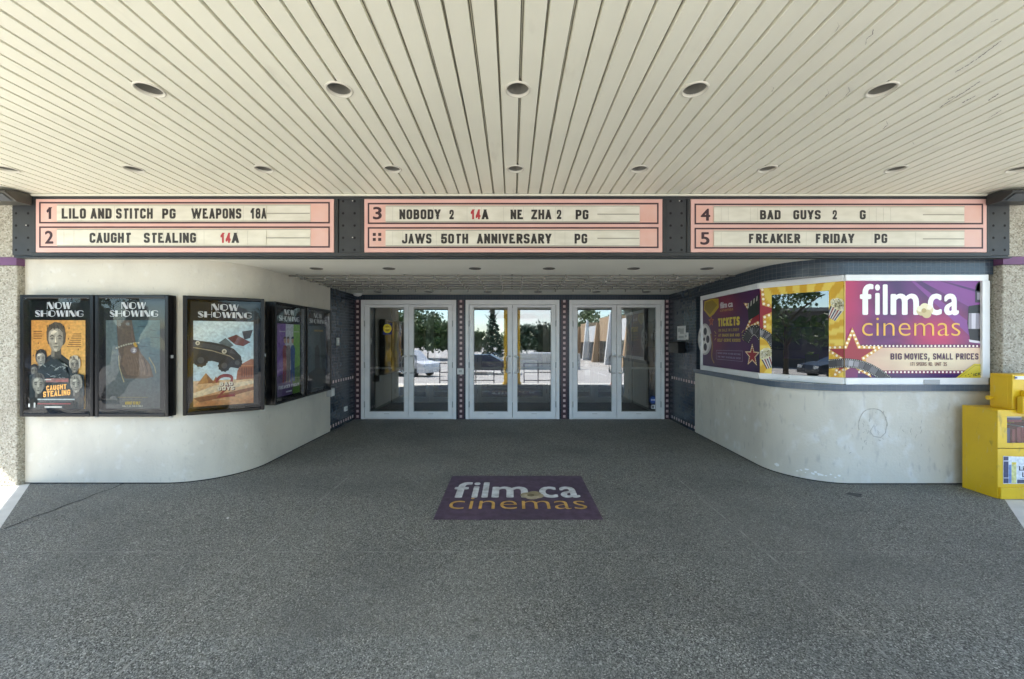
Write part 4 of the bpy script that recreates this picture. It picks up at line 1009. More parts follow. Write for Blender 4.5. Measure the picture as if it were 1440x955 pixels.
def art1(A):
    o1, o2 = lin('#d9963f'), lin('#e2b765'); A.grad(0, 0, 1, 1, lambda u, v: mixc(o1, o2, u * .6 + v * .7 + .1 * sin(9 * u + 5 * v)), 10, 12)
    for i in range(4): A.rect(.04, .12 + i * .026, .2 - .01 * (i % 2), .135 + i * .026, '#9a6a2c')
    for i in range(7): A.rect(.78 - .02 * i, .15 + i * .024, .92, .16 + i * .024, '#8d622b')
    for x, y in ((.7, .09), (.13, .26), (.69, .21), (.87, .33), (.04, .4)): A.star(x, y, .018, '#6b4a20')
    figure(A, .46, .2, .24, '#2a3436', '#6f7270', '#e0d6bd', '#5a5142')
    figure(A, .19, .43, .14, '#222a2c', '#454c4d', '#cfcab6', '#23272a'); figure(A, .82, .50, .14, '#2a3133', '#50585a', '#b3ad9b', '#c7c0aa'); figure(A, .08, .57, .10, '#20282b', '#525657', '#a19d8e', '#2f2d2a')
    A.poly([(0, 1), (0, .62), (.14, .6), (.2, .52), (.36, .46), (.5, .43), (.64, .5), (.7, .6), (.86, .6), (1, .62), (1, 1)], '#2e3a3b')
    for k in range(26): 
        x, y = random.uniform(.22, .7), random.uniform(.48, .66); A.line([(x, y), (x + random.uniform(.02, .09), y + random.uniform(-.04, .04))], random.uniform(.006, .014), random.choice(['#7f8883', '#98a09a', '#515b5b', '#1c2426']))
    figure(A, .17, .72, .17, '#1c2528', '#4d5554', '#c9c6b4', '#6b6a60'); figure(A, .87, .72, .15, '#232c2e', '#555c5b', '#bbb9a9', '#9c9a8d')
    A.rect(.32, .655, .74, .70, '#6b4a45'); A.rect(.3, .665, .42, .675, '#a9a99f'); A.rect(.5, .68, .72, .688, '#933f3c')
    A.block('CAUGHT', .33, .70, .795, .74, '#d9a04e', t=.22, lean=-.02); A.block('STEALING', .27, .77, .868, .805, '#d9a04e', t=.22, lean=-.025)
    A.rect(.17, .885, .85, .9, '#8f9a9a'); A.rect(.2, .91, .8, .915, '#566061'); A.rect(.17, .935, .78, .948, '#7c3f40'); A.rect(.3, .972, .62, .984, '#c9cac4'); A.rect(.0, .94, .03, .98, '#c9cac4'); A.rect(.1, .93, .13, .985, '#aeb2ae')
def art2(A):
    a, b, c = lin('#5d6a66'), lin('#3f6268'), lin('#5a5c58'); A.grad(0, 0, 1, 1, lambda u, v: mixc(mixc(a, b, u), c, v * 1.5 - .4), 10, 14)
    for k in range(18): y = random.uniform(.04, .45); x = random.uniform(.45, .9); A.line([(x, y), (x + random.uniform(.05, .2), y + random.uniform(-.01, .02))], .008, random.choice(['#35545c', '#2a434b', '#41616a']))
    A.poly([(.2, 0), (.48, 0), (.55, .24), (.66, .38), (.82, .5), (.88, .64), (.74, .66), (.55, .66), (.36, .66), (.26, .56), (.24, .4), (.22, .25)], '#5c4d3c')
    A.poly([(.34, .3), (.52, .28), (.66, .42), (.8, .54), (.84, .63), (.6, .64), (.4, .62), (.3, .5)], '#6e5a45'); A.poly([(.48, .02), (.51, .2), (.56, .28), (.53, .3), (.47, .18)], '#6a5546')
    for k in range(9): x = .36 + .05 * k; A.line([(x, .38 + .01 * k), (x + .06, .5 + .01 * k), (x + .05, .62)], .012, random.choice(['#85705a', '#3a322a', '#776350', '#2f2a24']))
    A.line([(.24, .4), (.25, .52), (.31, .65), (.34, .7)], .016, '#a59a72'); A.line([(.8, .42), (.9, .52), (.93, .6)], .014, '#8e865f')
    A.discs([(.2 + .045 * k, .315 - .012 * k + .0006 * k * k) for k in range(10)], .02, '#a8a690', .011); A.discs([(.54, .27), (.56, .29)], .03, '#c49b3a', .018); A.disc(.52, .34, .06, .035, '#8d8488')
    A.block('2', .50, .55, .358, .322, '#d8d8d0', t=.2)
    A.rect(.22, .87, .78, .874, '#9a8440'); A.rect(.3, .89, .68, .9, '#6d6a5c'); A.block('AUGUST 15 ONLY', .36, .64, .955, .92, '#d6b83a', t=.2); A.block('ONLY IN THEATRES', .31, .69, .98, .963, '#c9c6ae', t=.16)
def art3(A):
    a, b, c = lin('#a9cbd6'), lin('#dbe6e2'), lin('#cbdde0'); A.grad(0, 0, 1, .72, lambda u, v: mixc(mixc(a, b, .5 + .5 * sin(3 * u + 6 * v)), c, v), 10, 10)
    s1, s2 = lin('#e2c394'), lin('#c07f48'); A.grad(0, .7, 1, 1, lambda u, v: mixc(s1, s2, v * .9 + .2 * sin(7 * u)), 10, 8)
    A.poly([(.06, .74), (.2, .61), (.34, .73)], '#b07c42'); A.poly([(.2, .61), (.34, .73), (.24, .735)], '#8d5c30'); A.poly([(.3, .74), (.36, .655), (.43, .73)], '#a06a38')
    A.poly([(.78, .52), (.95, .46), (1, .46), (1, .7), (.7, .71), (.72, .6)], '#a2613a'); 
    for k in range(5): A.rect(.79 + .04 * k, .56, .81 + .04 * k, .68, '#7d4426')
    A.rect(.76, .53, 1, .545, '#c08050')
    # plain dark convertible in the air, its big wheels turned to the viewer
    A.poly([(0, .22), (.12, .235), (.3, .25), (.5, .28), (.66, .33), (.78, .42), (.8, .5), (.74, .57), (.6, .55), (.44, .5), (.3, .47), (.12, .48), (0, .5)], '#1d1f22')
    A.poly([(0, .245), (.2, .265), (.45, .3), (.62, .345), (.7, .4), (.5, .36), (.25, .32), (0, .3)], '#3d4145'); A.line([(0, .31), (.3, .35), (.6, .42), (.74, .5)], .012, '#a59878'); A.poly([(.4, .26), (.52, .2), (.66, .29), (.6, .31)], '#5b6a6e')
    for x, y, r in ((.07, .26, .035), (.5, .36, .04)): A.disc(x, y, r, r * .7, '#d7d0b8'); A.disc(x, y, r * .5, r * .35, '#7a735f')
    for x, y, r in ((.12, .46, .12), (.5, .53, .11), (.72, .5, .09)):
        A.poly([(x + r * (1 if k % 2 else .88) * cos(2 * pi * k / 22), y + r * .72 * (1 if k % 2 else .88) * sin(2 * pi * k / 22)) for k in range(22)], '#121214'); A.disc(x, y, r * .45, r * .32, '#4a4a48')
    A.poly([(.55, .2), (.7, .16), (.86, .22), (.95, .25), (.82, .3), (.68, .28)], '#6a2c2a'); A.poly([(.8, .12), (.99, .1), (.94, .2), (.84, .22)], '#2c2e33')
    A.poly([(.0, .84), (.35, .76), (1, .72), (1, .76), (.5, .82), (0, .9)], '#e4d2ae'); A.poly([(.0, .9), (.5, .86), (1, .8), (1, .84), (.6, .9), (.1, .95)], '#8f5a34')
    A.line([(.36, .72, .1), (.44, .645, .1), (.64, .655, .1), (.62, .74, .1), (.4, .9), (.68, .885)], .04, '#8d2f2d'); A.block('BAD', .435, .655, .778, .733, '#4a2422', t=.27); A.block('GUYS', .405, .685, .833, .788, '#4a2422', t=.27); A.block('BAD', .42, .64, .77, .725, '#e8e0cc', t=.24); A.block('GUYS', .39, .67, .825, .78, '#e8e0cc', t=.24)
    A.rect(.3, .93, .62, .935, '#d8c09a'); 
def art4(A):
    A.rect(0, 0, 1, 1, '#7d58a0'); A.poly([(.36, 0), (.7, 0), (.66, 1), (.3, 1)], '#c6cad0'); A.poly([(.7, 0), (1, 0), (1, 1), (.66, 1)], '#83b348'); A.poly([(.0, .72), (1, .6), (1, 1), (0, 1)], '#57406c'); A.poly([(.66, .64), (1, .6), (1, 1), (.66, 1)], '#5b8133')
    for x, c1, c2 in ((.32, '#8e2f2a', '#4c2320'), (.66, '#2b4f8c', '#1c3058'), (.46, '#8c7f78', '#4b4644')):
        A.poly([(x - .1, .36), (x - .05, .3), (x + .06, .3), (x + .11, .36), (x + .09, .62), (x + .1, .82), (x + .02, .82), (x, .64), (x - .03, .82), (x - .1, .82), (x - .08, .6)], c1); A.disc(x, .235, .055, .04, '#b8917c'); A.disc(x, .21, .065, .035, c2, 14, pi, 2 * pi)
    A.rect(.08, .1, .34, .115, '#b9aec4'); A.rect(.72, .1, .95, .112, '#b9cfa2'); A.block('FREAKIER FRIDAY', .06, .94, .90, .855, '#e6e4ea', t=.2); A.rect(.36, .94, .62, .96, '#c9c4d2')
def art5(A):
    a, b = lin('#26363a'), lin('#4a5c60'); A.grad(0, 0, 1, 1, lambda u, v: mixc(a, b, .5 + .5 * sin(5 * u + 2 * v)), 8, 10)
    A.poly([(.2, 0), (.6, 0), (.7, .4), (.62, .7), (.55, .4)], '#46555a'); A.rect(.3, .06, .8, .09, '#8a7a46'); A.poly([(0, 1), (0, .75), (.4, .68), (1, .72), (1, 1)], '#161d20'); A.poly([(.35, .35), (.5, .3), (.6, .4), (.62, .72), (.36, .72)], '#121719')

ZB, ZT = .716, 1.954
poster_case(Plane((-4.985, 4.03), (-4, 4.03)), .745, ZB, ZT, 'black poster case with the orange film poster, next to the pebble dash pier', art1)
poster_case(Plane((-4.225, 4.03), (-3, 4.03)), .745, ZB, ZT, 'black poster case with the dark teal poster of a brown arm, beside the orange one', art2)
poster_case(Plane((-3.375, 4.08), (-2.765, 4.448)), .712, ZB, ZT, 'black poster case on the wall curve with a sunny desert poster', art3, .15)
poster_case(Plane((-2.815, 4.74), (-2.815, 6)), .70, ZB, ZT, 'black poster case with the purple and green striped poster', art4, .125)
poster_case(Plane((-2.815, 5.47), (-2.815, 7)), .74, ZB, ZT, 'black poster case with a dark grey poster, beside the tiled recess wall', art5, .125)

# ------------------------------------------------------------------ ticket window with its printed panels
tw = thing('ticket_window', 'faceted ticket window wrapped in purple and yellow film banners above the curved wall', 'ticket window', (3.6, 4.3, 1.03))
QA, QB, QC, QD = (2.958, 6.20), (2.958, 4.75), (3.452, 4.142), (4.925, 4.142)
P3, P2, P1 = Plane(QA, QB), Plane(QB, QC), Plane(QC, QD)
ZW0, ZW1 = 1.102, 2.108
def bar(mb, pl, u0, u1, z0, z1, o0, o1, m=0):
    i = len(mb.v)
    for o in (o0, o1):
        for u, z in ((u0, z0), (u1, z0), (u1, z1), (u0, z1)): mb.v.append(pl.P(u, z, o))
    for q in ((0, 1, 2, 3), (7, 6, 5, 4), (0, 4, 5, 1), (1, 5, 6, 2), (2, 6, 7, 3), (3, 7, 4, 0)): mb.f.append([i + k for k in q][::-1]); mb.m.append(m); mb.sm.append(False)
mb = MB()
for pl in (P3, P2, P1):
    bar(mb, pl, .0, pl.l, 1.033, ZW0, -.05, .028); bar(mb, pl, .0, pl.l, ZW1, 2.171, -.05, .028)
bar(mb, P1, P1.l - .058, P1.l + .02, ZW0 + .0005, ZW1 - .0005, -.05, .024); bar(mb, P3, -.01, .03, ZW0 + .0005, ZW1 - .0005, -.05, .024)
obj('window_frame', mb, 'alu', tw, .003)
mb = MB(); bar(mb, P2, .3, .31, 1.07, 1.08, .0282, .034); bar(mb, P1, .80, .96, 1.036, 1.085, .0284, .036); obj('latch', mb, 'alu_grey', tw)

def purple(u, v):
    c1, c2, c3 = lin('#432058'), lin('#8c2a63'), lin('#6e2a76')
    ang = atan2(v - .55, u - .55 + 1e-4); ray = .5 + .5 * sin(ang * 14)
    hot = math.exp(-((u - .66)**2 / .05 + (v - .55)**2 / .06)) + 1.0 * math.exp(-((u - .0)**2 / .03 + (v - .15)**2 / .5))
    return mixc(mixc(c1, c3, .55 * ray), lin('#b82a5a'), hot)
def yellowray(u, v):
    ang = atan2(v - .6, u - .5); return mixc(lin('#dba91a'), lin('#efd15a'), 1 if sin(ang * 22) > 0 else 0)
def logo(A, X, Yv, popc=True, wcol='#f2f0ea', ycol='#eab54a', b=1):
    """film.ca over cinemas; X, Yv map the sign's own 0..1 box"""
    for ch, a_, b_, top_ in (('f', 0, .135, 0), ('i', .150, .200, .01), ('l', .228, .276, .01), ('m', .305, .588, .19), ('c', .675, .815, .19), ('a', .838, .985, .19)):
        A.font(ch, X(a_), X(b_), Yv(.575), Yv(top_), wcol, 1.5 * b)
    A.font('cinemas', X(.02), X(1), Yv(1.0), Yv(.645), ycol, 0, off=-.012)
    cx_, cy_ = X(.645), Yv(.50); w = X(.16) - X(0); h = Yv(.28) - Yv(0)
    for dx, dy, r, c in ((-.2, .05, .32, '#c9b78a'), (.2, -.02, .34, '#dccba0'), (0, -.2, .3, '#e6dab4'), (.12, .25, .3, '#cdb988'), (-.3, -.1, .2, '#e9dfc0'), (-.05, .02, .16, '#b39c66'), (.3, -.2, .16, '#efe6cc')):
        A.disc(cx_ + dx * w, cy_ + dy * h, r * w, r * h, c, 14)
def bucket(A, x, y, s, rot, stripe=('#2c2a55', '#d8d4cc'), alt='#8b2430'):
    ca, sa = cos(rot), sin(rot); R2 = lambda a, b: (x + s * (a * ca - b * sa), y + s * (a * sa + b * ca))
    A.poly([R2(-1, 0), R2(1, 0), R2(.68, 2.1), R2(-.68, 2.1)], stripe[1])
    for k in range(5):
        t0, t1 = -1 + k * .42, -1 + k * .42 + .2; A.poly([R2(t0, 0), R2(t1, 0), R2(t1 * .68, 2.1), R2(t0 * .68, 2.1)], stripe[0] if k % 2 == 0 else alt)
    A.discs([R2(a, b) for a, b in [(-.8, -.1), (-.4, -.45), (0, -.55), (.45, -.45), (.85, -.1), (-.2, -.1), (.3, -.05), (.6, .1), (-.6, .15), (0, .2)]], s * .46, '#e6dfba', n=10)
    A.discs([R2(random.uniform(-1, 1), random.uniform(-.7, .3)) for _ in range(16)], s * .09, '#7b7040', n=6); A.discs([R2(random.uniform(-1, 1), random.uniform(-.8, .3)) for _ in range(14)], s * .13, '#f4efd8', n=6)
def bulbstar(A, x, y, r, rim='#d9a24a', inner='#9c2232', sx=1, rot=-pi / 2, dots=4):
    A.star(x, y, r, rim, .42, sx, rot); A.star(x, y, r * .72, inner, .40, sx, rot)
    pts = [(x + (r if k % 2 == 0 else r * .42) * .86 * cos(rot + k * pi / 5) * sx, y + (r if k % 2 == 0 else r * .42) * .86 * sin(rot + k * pi / 5)) for k in range(11)]
    A.discs([(p[0] + (q[0] - p[0]) * j / dots, p[1] + (q[1] - p[1]) * j / dots) for p, q in zip(pts, pts[1:]) for j in range(dots)], max(.5, r * .045) if r > 1 else r * .05, '#fff3d8', n=7)
def filmstrip(A, pts, w, k_=1.0):
    A.line(pts, w, '#141416')
    F_ = fillet(pts); nF = len(F_) - 1
    for k in range(nF): A.line([F_[k], F_[k + 1]], w * .62, ('#3c3a3e', '#4d4a4e', '#777478', '#a3a0a4', '#8b888c', '#5d5a5e', '#454246', '#6a676b')[k % 8])
    P = fillet(pts); L_ = [0]
    for p, q in zip(P, P[1:]): L_.append(L_[-1] + sqrt((q[0] - p[0])**2 + (q[1] - p[1])**2))
    hs = []; d = 1.5 * k_
    while d < L_[-1]:
        i = max(k for k in range(len(L_)) if L_[k] <= d); i = min(i, len(P) - 2); t = (d - L_[i]) / (L_[i + 1] - L_[i]); dx, dy = P[i + 1][0] - P[i][0], P[i + 1][1] - P[i][1]; l = sqrt(dx * dx + dy * dy)
        x, y = P[i][0] + dx * t, P[i][1] + dy * t
        for sg in (1, -1): hs.append((x - dy / l * w * .4 * sg, y + dx / l * w * .4 * sg))
        d += 2.6 * k_
    A.discs(hs, w * .05, '#d8d4cc', n=5)
    for k in range(1, 6):
        d = L_[-1] * k / 6; i = min(max(j for j in range(len(L_)) if L_[j] <= d), len(P) - 2); dx, dy = P[i + 1][0] - P[i][0], P[i + 1][1] - P[i][1]; l = sqrt(dx * dx + dy * dy)
        A.line([(P[i][0] - dy / l * w * .31, P[i][1] + dx / l * w * .31), (P[i][0] + dy / l * w * .31, P[i][1] - dx / l * w * .31)], .9 * k_, '#18181a')

# main banner, flat panel
xl, xr = P1.uv(1187.5, 0)[0], P1.l - .058
X1R = 1381
A = Art(P1, .0008, .00006, clip=(1187.2, 395, X1R, 532))
def P1px(u): return u
A.grad(1187.2, 395, X1R, 532, purple, 44, 26)
for a in (25, 12, -2, -20, -40):                # pale rays behind the name
    t0, t1 = radians(a - 3.2), radians(a + 3.2); A.poly([(1262, 378), (1262 + 170 * cos(t0), 378 + 170 * abs(sin(t0))), (1262 + 170 * cos(t1), 378 + 170 * abs(sin(t1)))], '#7f3c86')
A.grad(1206, 489.5, X1R, 521.5, lambda u, v: mixc(lin('#e8d8b4'), lin('#c77f78'), abs(u - .62) ** 1.5 * 1.2 + .35 * abs(v - .5)), 26, 6)
A.rect(1206, 485, X1R, 489.4, '#5c1c48'); A.rect(1206, 521.6, X1R, 526, '#7a2350'); A.rect(1206, 526, X1R, 532, '#3f1d5c')
A.discs([(1208 + k * 5.35, 487.2) for k in range(33)], 1.5, '#fff0e2', n=9); A.discs([(1208 + k * 5.35, 523.8) for k in range(33)], 1.5, '#fff0e2', n=9)
A.grad(1187.2, 395, 1188.6, 532, lambda u, v: lin('#e3c054'), 1, 8)
A.discs([(1377 + 1.5 * k, 409) for k in range(3)], 6, '#1b1720', 12, 14); A.rect(1371, 410, 1381, 426, '#37323c'); A.rect(1374, 412, 1381, 422, '#99939c')
A.poly([(1362, 431), (1381, 428), (1381, 484), (1364, 480), (1360, 455)], '#16131a'); A.poly([(1362, 441), (1381, 441), (1381, 463), (1361.5, 463)], '#8d8790'); A.poly([(1366, 441), (1372, 441), (1371.5, 463), (1366, 463)], '#c9c4cc'); A.poly([(1362, 478), (1381, 481), (1381, 484), (1363, 481.5)], '#cfcad0')
LX = lambda a: 1209 + (1350 - 1209) * a; LY = lambda b: 400.8 + (473 - 400.8) * b
logo(A, LX, LY)
A.block('BIG', 1251.8, 1267.8, 506.2, 497.4, '#4a2140', t=.19, w=.33); A.block('MOVIES,', 1271.5, 1307, 506.2, 497.4, '#4a2140', t=.19, w=.33); A.block('SMALL', 1311.6, 1339.5, 506.2, 497.4, '#4a2140', t=.19, w=.33); A.block('PRICES', 1343.8, 1375.4, 506.2, 497.4, '#4a2140', t=.19, w=.33)
for w_, a, b in (('171', 1280, 1285.5), ('SPEERS', 1288, 1302.5), ('RD.', 1305.5, 1311), ('UNIT', 1314, 1323.2), ('25', 1326, 1331)): A.font(w_, a, b, 515, 510.0, '#7d5149', .12)
bulbstar(A, 1198, 500, 39, sx=1.18); filmstrip(A, [(1170, 512), (1192, 510, 20), (1222, 516, 30), (1262, 545)], 13)
A.poly([(1343, 532), (1369.5, 512), (1381, 512.5), (1381, 532)], '#d9c12a'); A.line([(1347, 532), (1370, 514.5), (1381, 515)], .6, '#9b861c'); A.block('ICK', 1368, 1378, 530, 526, '#5b5220', t=.2, lean=-2.2); A.discs([(1357, 529), (1361, 527), (1365, 525.5), (1363, 530)], .7, '#5b5220')
A.out('banner_panel', 'vinyl', tw)

# yellow surround with the glazed opening
A = Art(P2, .0008, .00006)
X2L, X2R, OL, OR = 1068.6, 1186.6, 1085.2, 1165.6
u0, u1 = P2.uv(X2L, 0)[0], P2.uv(X2R, 0)[0]; ol, orr = P2.uv(OL, 0)[0], P2.uv(OR, 0)[0]
def cu(a, b): return (a, b)
A.conv = cu; ZO = 2.02
def yr(ua, ub, za, zb, nx, ny): A.o -= A.st; A.grad(ua, za, ub, zb, lambda u, v: yellowray((ua + (ub - ua) * u) / .8, (2.1 - (za + (zb - za) * v)) / 1.0), nx, ny)
yr(u0, ol, ZW0, ZW1, 8, 44); yr(orr, u1, ZW0, ZW1, 12, 44); yr(ol, orr, ZO, ZW1, 40, 5)
A.conv = P2.uv
A.clip = (X2L, 392, OL, 540)
bulbstar(A, 1062, 438, 44, rot=-pi / 2 + .25); A.clip = (X2L, 392, OL, 540)
filmstrip(A, [(1052, 470), (1066, 466, 8), (1082, 474, 8), (1092, 492)], 12); bucket(A, 1077.5, 499, 9.4, -.35)
A.clip = (OR, 392, X2R, 540)
bucket(A, 1179, 430, 10.2, .5); A.line([(OR, 496), (1187, 496)], 3, '#b5762f'); A.discs([(1167 + 4 * k, 496) for k in range(6)], 1.1, '#fff0d0', n=7)
bulbstar(A, 1198, 500, 39, sx=1.18); filmstrip(A, [(1160, 513), (1192, 510, 20), (1222, 516, 30), (1262, 545)], 13)
A.out('yellow_panel', 'vinyl', tw)
mb = MB(); mb.face([P2.P(ol, ZW0, .0005), P2.P(orr, ZW0, .0005), P2.P(orr, ZO, .0005), P2.P(ol, ZO, .0005)]); obj('glass_pane', mb, 'booth_glass', tw)

# ticket banner on the inner side
A = Art(P3, .0008, .00006, clip=(988, 400, 1067.6, 535)); A.conv = cu; A.clip = None
A.grad(.03, ZW1, P3.l, ZW0, lambda u, v: mixc(mixc(lin('#2c1848'), lin('#4a1c50'), .5 + .5 * sin(8 * u + 3 * v)), lin('#7e1f3c'), math.exp(-((u - .45)**2 / .05 + (v - .12)**2 / .05)) + .6 * math.exp(-((u - .3)**2 / .03 + (v - .65)**2 / .06))), 20, 20)
A.conv = P3.uv
def q3(a, b): return (970 + a / 5.304, 380 + b / 5.304)
def pts3(l): return [q3(*p) for p in l]
uz = lambda a, b: P3.uv(*q3(a, b))
A.poly(pts3([(110, 235), (165, 215), (215, 215), (217, 280), (180, 330), (150, 355), (105, 300)]), '#b99a22'); A.poly(pts3([(120, 245), (170, 225), (205, 262), (150, 335), (112, 292)]), '#8d751a')
# everything else in metres on the panel
A.conv = lambda a, b: (P3.l * a, ZW0 + (ZW1 - ZW0) * (1 - b))
A.disc(.06, .60, .15, .24, '#b8b4b4', 28); A.disc(.05, .60, .13, .215, '#d9d6d4', 28)
for k in range(5): A.disc(.05 + .078 * cos(k * 1.256), .60 + .125 * sin(k * 1.256), .036, .058, '#241a2c', 14)
A.disc(.05, .6, .02, .03, '#241a2c', 10); A.line([(.19, .52), (.23, .7, .1), (.2, .86, .1), (.26, .95)], .022, '#8d6a3a')
A.star(.2, .335, .085, '#c06a3a', .42, .7); A.star(.2, .335, .06, '#7e1f30', .42, .7)
A.font('film', .375, .50, .165, .085, '#d8d4d8', .004); A.font('ca', .52, .60, .165, .112, '#d8d4d8', .004); A.font('cinemas', .375, .605, .215, .175, '#b08a4a', .001)
A.block('TICKETS', .335, .71, .42, .305, '#d8bf4a', t=.24, w=.3, gap=.1)
A.block('ON SALE IN LOBBY', .345, .70, .495, .455, '#a88f4a', t=.2); A.block('AT SNACK BAR AND', .345, .71, .565, .525, '#c2a850', t=.2); A.block('SELF-SERVE KIOSKS', .325, .725, .635, .593, '#c2a850', t=.2)
for sg, xx in ((-1, .30), (1, .745)):
    for dy in (-.03, .0, .03): A.line([(xx, .55 + dy), (xx + sg * .03, .55 + dy * 2.2)], .008, '#c2a850')
A.line([(.305, .76), (.755, .75), (.755, .885), (.305, .885)], .006, '#8d7f96', True); A.block('DOORS OPEN 30 MIN BEFORE', .33, .73, .808, .785, '#8f84a0', t=.2); A.block('THE FIRST SCHEDULED SHOW', .33, .73, .86, .835, '#8f84a0', t=.2)
A.clip = (.0, 0, 1, 1)
A.clip = (0.02, .01, .995, .99)
bulbstar(A, 1.0, .30, .30, sx=.9, rot=-pi / 2 + .25); bulbstar(A, .90, .80, .15, sx=.75)
A.poly([(.83, .17), (1.0, .06), (1.0, .30), (.85, .37)], '#15241e')
for k in range(5): A.poly([(.84 + .04 * k, .16 - .024 * k), (.855 + .04 * k, .15 - .024 * k), (.85 + .04 * k, .21 - .024 * k), (.835 + .04 * k, .22 - .024 * k)], '#c9c9bf')
filmstrip(A, [(.80, .62), (.88, .50, .05), (.96, .49, .05), (1.06, .6)], .13, .0105)
A.out('ticket_panel', 'vinyl', tw)
# dim booth behind the glass
bo = thing('ticket_booth', 'dim purple ticket booth interior behind the glass of the ticket window', 'booth', (4.2, 5.2, 0))
mb = MB(); mb.box(3.1, 5.2, 6.3, 6.36, .1, 2.34); mb.box(5.2, 5.26, 4.3, 6.3, .1, 2.34); mb.box(3.0, 5.2, 4.9, 6.3, .05, .1); mb.box(3.0, 3.06, 4.8, 6.3, .1, 2.34); obj('booth_wall', mb, 'interior', bo)
mb = MB(); mb.box(3.12, 5.1, 5.4, 5.9, 1.0, 1.05); mb.box(3.4, 3.75, 5.5, 5.7, 1.06, 1.4); obj('counter', mb, 'dark_gap', bo)
mb = MB(); mb.box(3.3, 3.55, 6.28, 6.295, 1.1, 1.8); mb.box(4.3, 5.0, 6.28, 6.295, 1.2, 1.7); obj('poster', mb, 'purple_dim', bo)
mb = MB(); mb.box(4.02, 4.2, 5.45, 5.46, 1.06, 1.3); mb.box(3.85, 4.0, 4.9, 4.905, 1.55, 1.7); obj('notice', mb, 'interior_grey', bo)

# ------------------------------------------------------------------ floor decal
class FloorPlane:
    def P(s, u, z, o=0): return (u, z, o)
fp = FloorPlane()
A = Art(fp, .0062, .00012, lambda x, y: (x, y))
dm = thing('floor_decal', 'purple floor decal with the white and yellow cinema name before the middle doors', 'floor decal', (.05, 3.85, 0))
A.grad(-.655, 3.30, .758, 4.365, lambda u, v: mixc(lin('#463a4c'), lin('#544458'), .5 + .5 * sin(9 * u) * cos(5 * v)), 10, 8)
for ch, a_, b_, top_ in (('f', 0, .135, 4.16), ('i', .150, .200, 4.155), ('l', .228, .276, 4.155), ('m', .305, .588, 4.03), ('c', .675, .815, 4.03), ('a', .838, .985, 4.03)):
    A.font(ch, -.575 + 1.245 * a_, -.575 + 1.245 * b_, 3.77, top_, '#c4c8ca', .0125)
A.font('cinemas', -.565, .67, 3.505, 3.755, '#c39b52', 0, off=-.01)
for dx, dy, r, c in ((-.2, .05, .32, '#8f8468'), (.2, -.02, .34, '#a1957a'), (0, -.2, .3, '#a79d84'), (.12, .25, .3, '#8d8266'), (-.3, -.1, .2, '#b0a68c'), (-.05, .02, .16, '#6f6549')):
    A.disc(.19 + dx * .2, 3.81 + dy * .18, r * .22, r * .2, c, 14)
A.out('printed_sheet', 'decal', dm)

# ------------------------------------------------------------------ yellow book boxes
lb = thing('book_box', 'large yellow metal book exchange box standing on the pavement by the pier', 'book box', (4.9, 3.9, 0))
x0, x1, yf, yb, zt = 4.555, 5.22, 3.735, 4.03, .838
mb = MB(); e = .03
mb.box(x0, x0 + .012, yf + .012, yb, .006, zt - .012); mb.box(x1 - .012, x1, yf + .012, yb, .006, zt - .012); mb.box(x0 + .012, x1 - .012, yb - .012, yb, .006, zt - .012); mb.box(x0, x1, yf + .012, yb, zt - .0118, zt)
mb.box(x0 + .012, x1 - .012, yf + .02, yb - .012, .46, .472); mb.box(x0 + .012, x1 - .012, yf + .02, yb - .012, .01, .03)
obj('cabinet', mb, 'yellow', lb, .003)
mb = MB(); wx0, wx1, wz0, wz1 = px(1416.3, 0, yf)[0], x1 - .05, px(0, 623.6, yf)[1], px(0, 586.3, yf)[1]
mb.box(x0, x1, yf, yf + .0118, wz1, zt); mb.box(x0, x1, yf, yf + .0118, .482, wz0); mb.box(x0, wx0, yf, yf + .0118, wz0, wz1); mb.box(wx1, x1, yf, yf + .0118, wz0, wz1)
dr = obj('door', mb, 'yellow', lb, .002)
mb = MB(); mb.face([(wx0, yf + .007, wz0), (wx1, yf + .007, wz0), (wx1, yf + .007, wz1), (wx0, yf + .007, wz1)]); obj('window', mb, 'thin_glass', dr)
mb = MB(); hx = px(1434, 0, yf)[0]; mb.box(hx - .03, hx + .06, yf - .05, yf - .0005, zt - .03, zt + .13); obj('coin_handle', mb, 'yellow', dr, .008)
mb = MB(); mb.box(x0, x1, yf, yf + .0118, .008, .476); obj('front_panel', mb, 'yellow', lb, .002)
mb = MB(); mb.box(x0 + .01, x1 - .01, yf - .018, yf - .0006, .008, .115); obj('kick_plate', mb, 'yellow', lb, .004)
mb = MB(); bx = x0 + .03
while bx < x1 - .06:
    w = random.uniform(.015, .035); h = random.uniform(.16, .24); mb.box(bx, bx + w - .001, yf + .05 + random.uniform(0, .03), yf + .2, .474, .474 + h, random.choice((0, 0, 1, 2, 3))); bx += w
for k in range(4): mb.box(x0 + .05 + k * .02, x0 + .3, yf + .06, yf + .22, .475 + .24 + k * .02, .493 + .24 + k * .02, k % 4)
bs = tag(obj('book_row', mb, ['books', 'book_blue', 'paper', 'dark_gap']), 'row of books with red and blue spines inside the yellow book box window', 'books', kind=None)
fpz = Plane((4, yf - .001), (6, yf - .001)); A = Art(fpz, .0006, .0002)
A.poly([(1410.5, 641.8), (1445, 643), (1462, 643), (1462, 680.8), (1410.5, 680.8)], '#d6dbe0')
A.rect(1411, 642.5, 1418, 680, '#3a4060'); A.rect(1411.2, 648, 1418, 649.5, '#b9bcc8'); A.rect(1411.2, 672, 1418, 673.2, '#b9bcc8'); A.rect(1418.3, 654, 1422, 680, '#6d86b4'); A.rect(1422.3, 650, 1429, 680, '#c9c98a'); A.rect(1423, 651.5, 1428.5, 653.5, '#d9b93c')
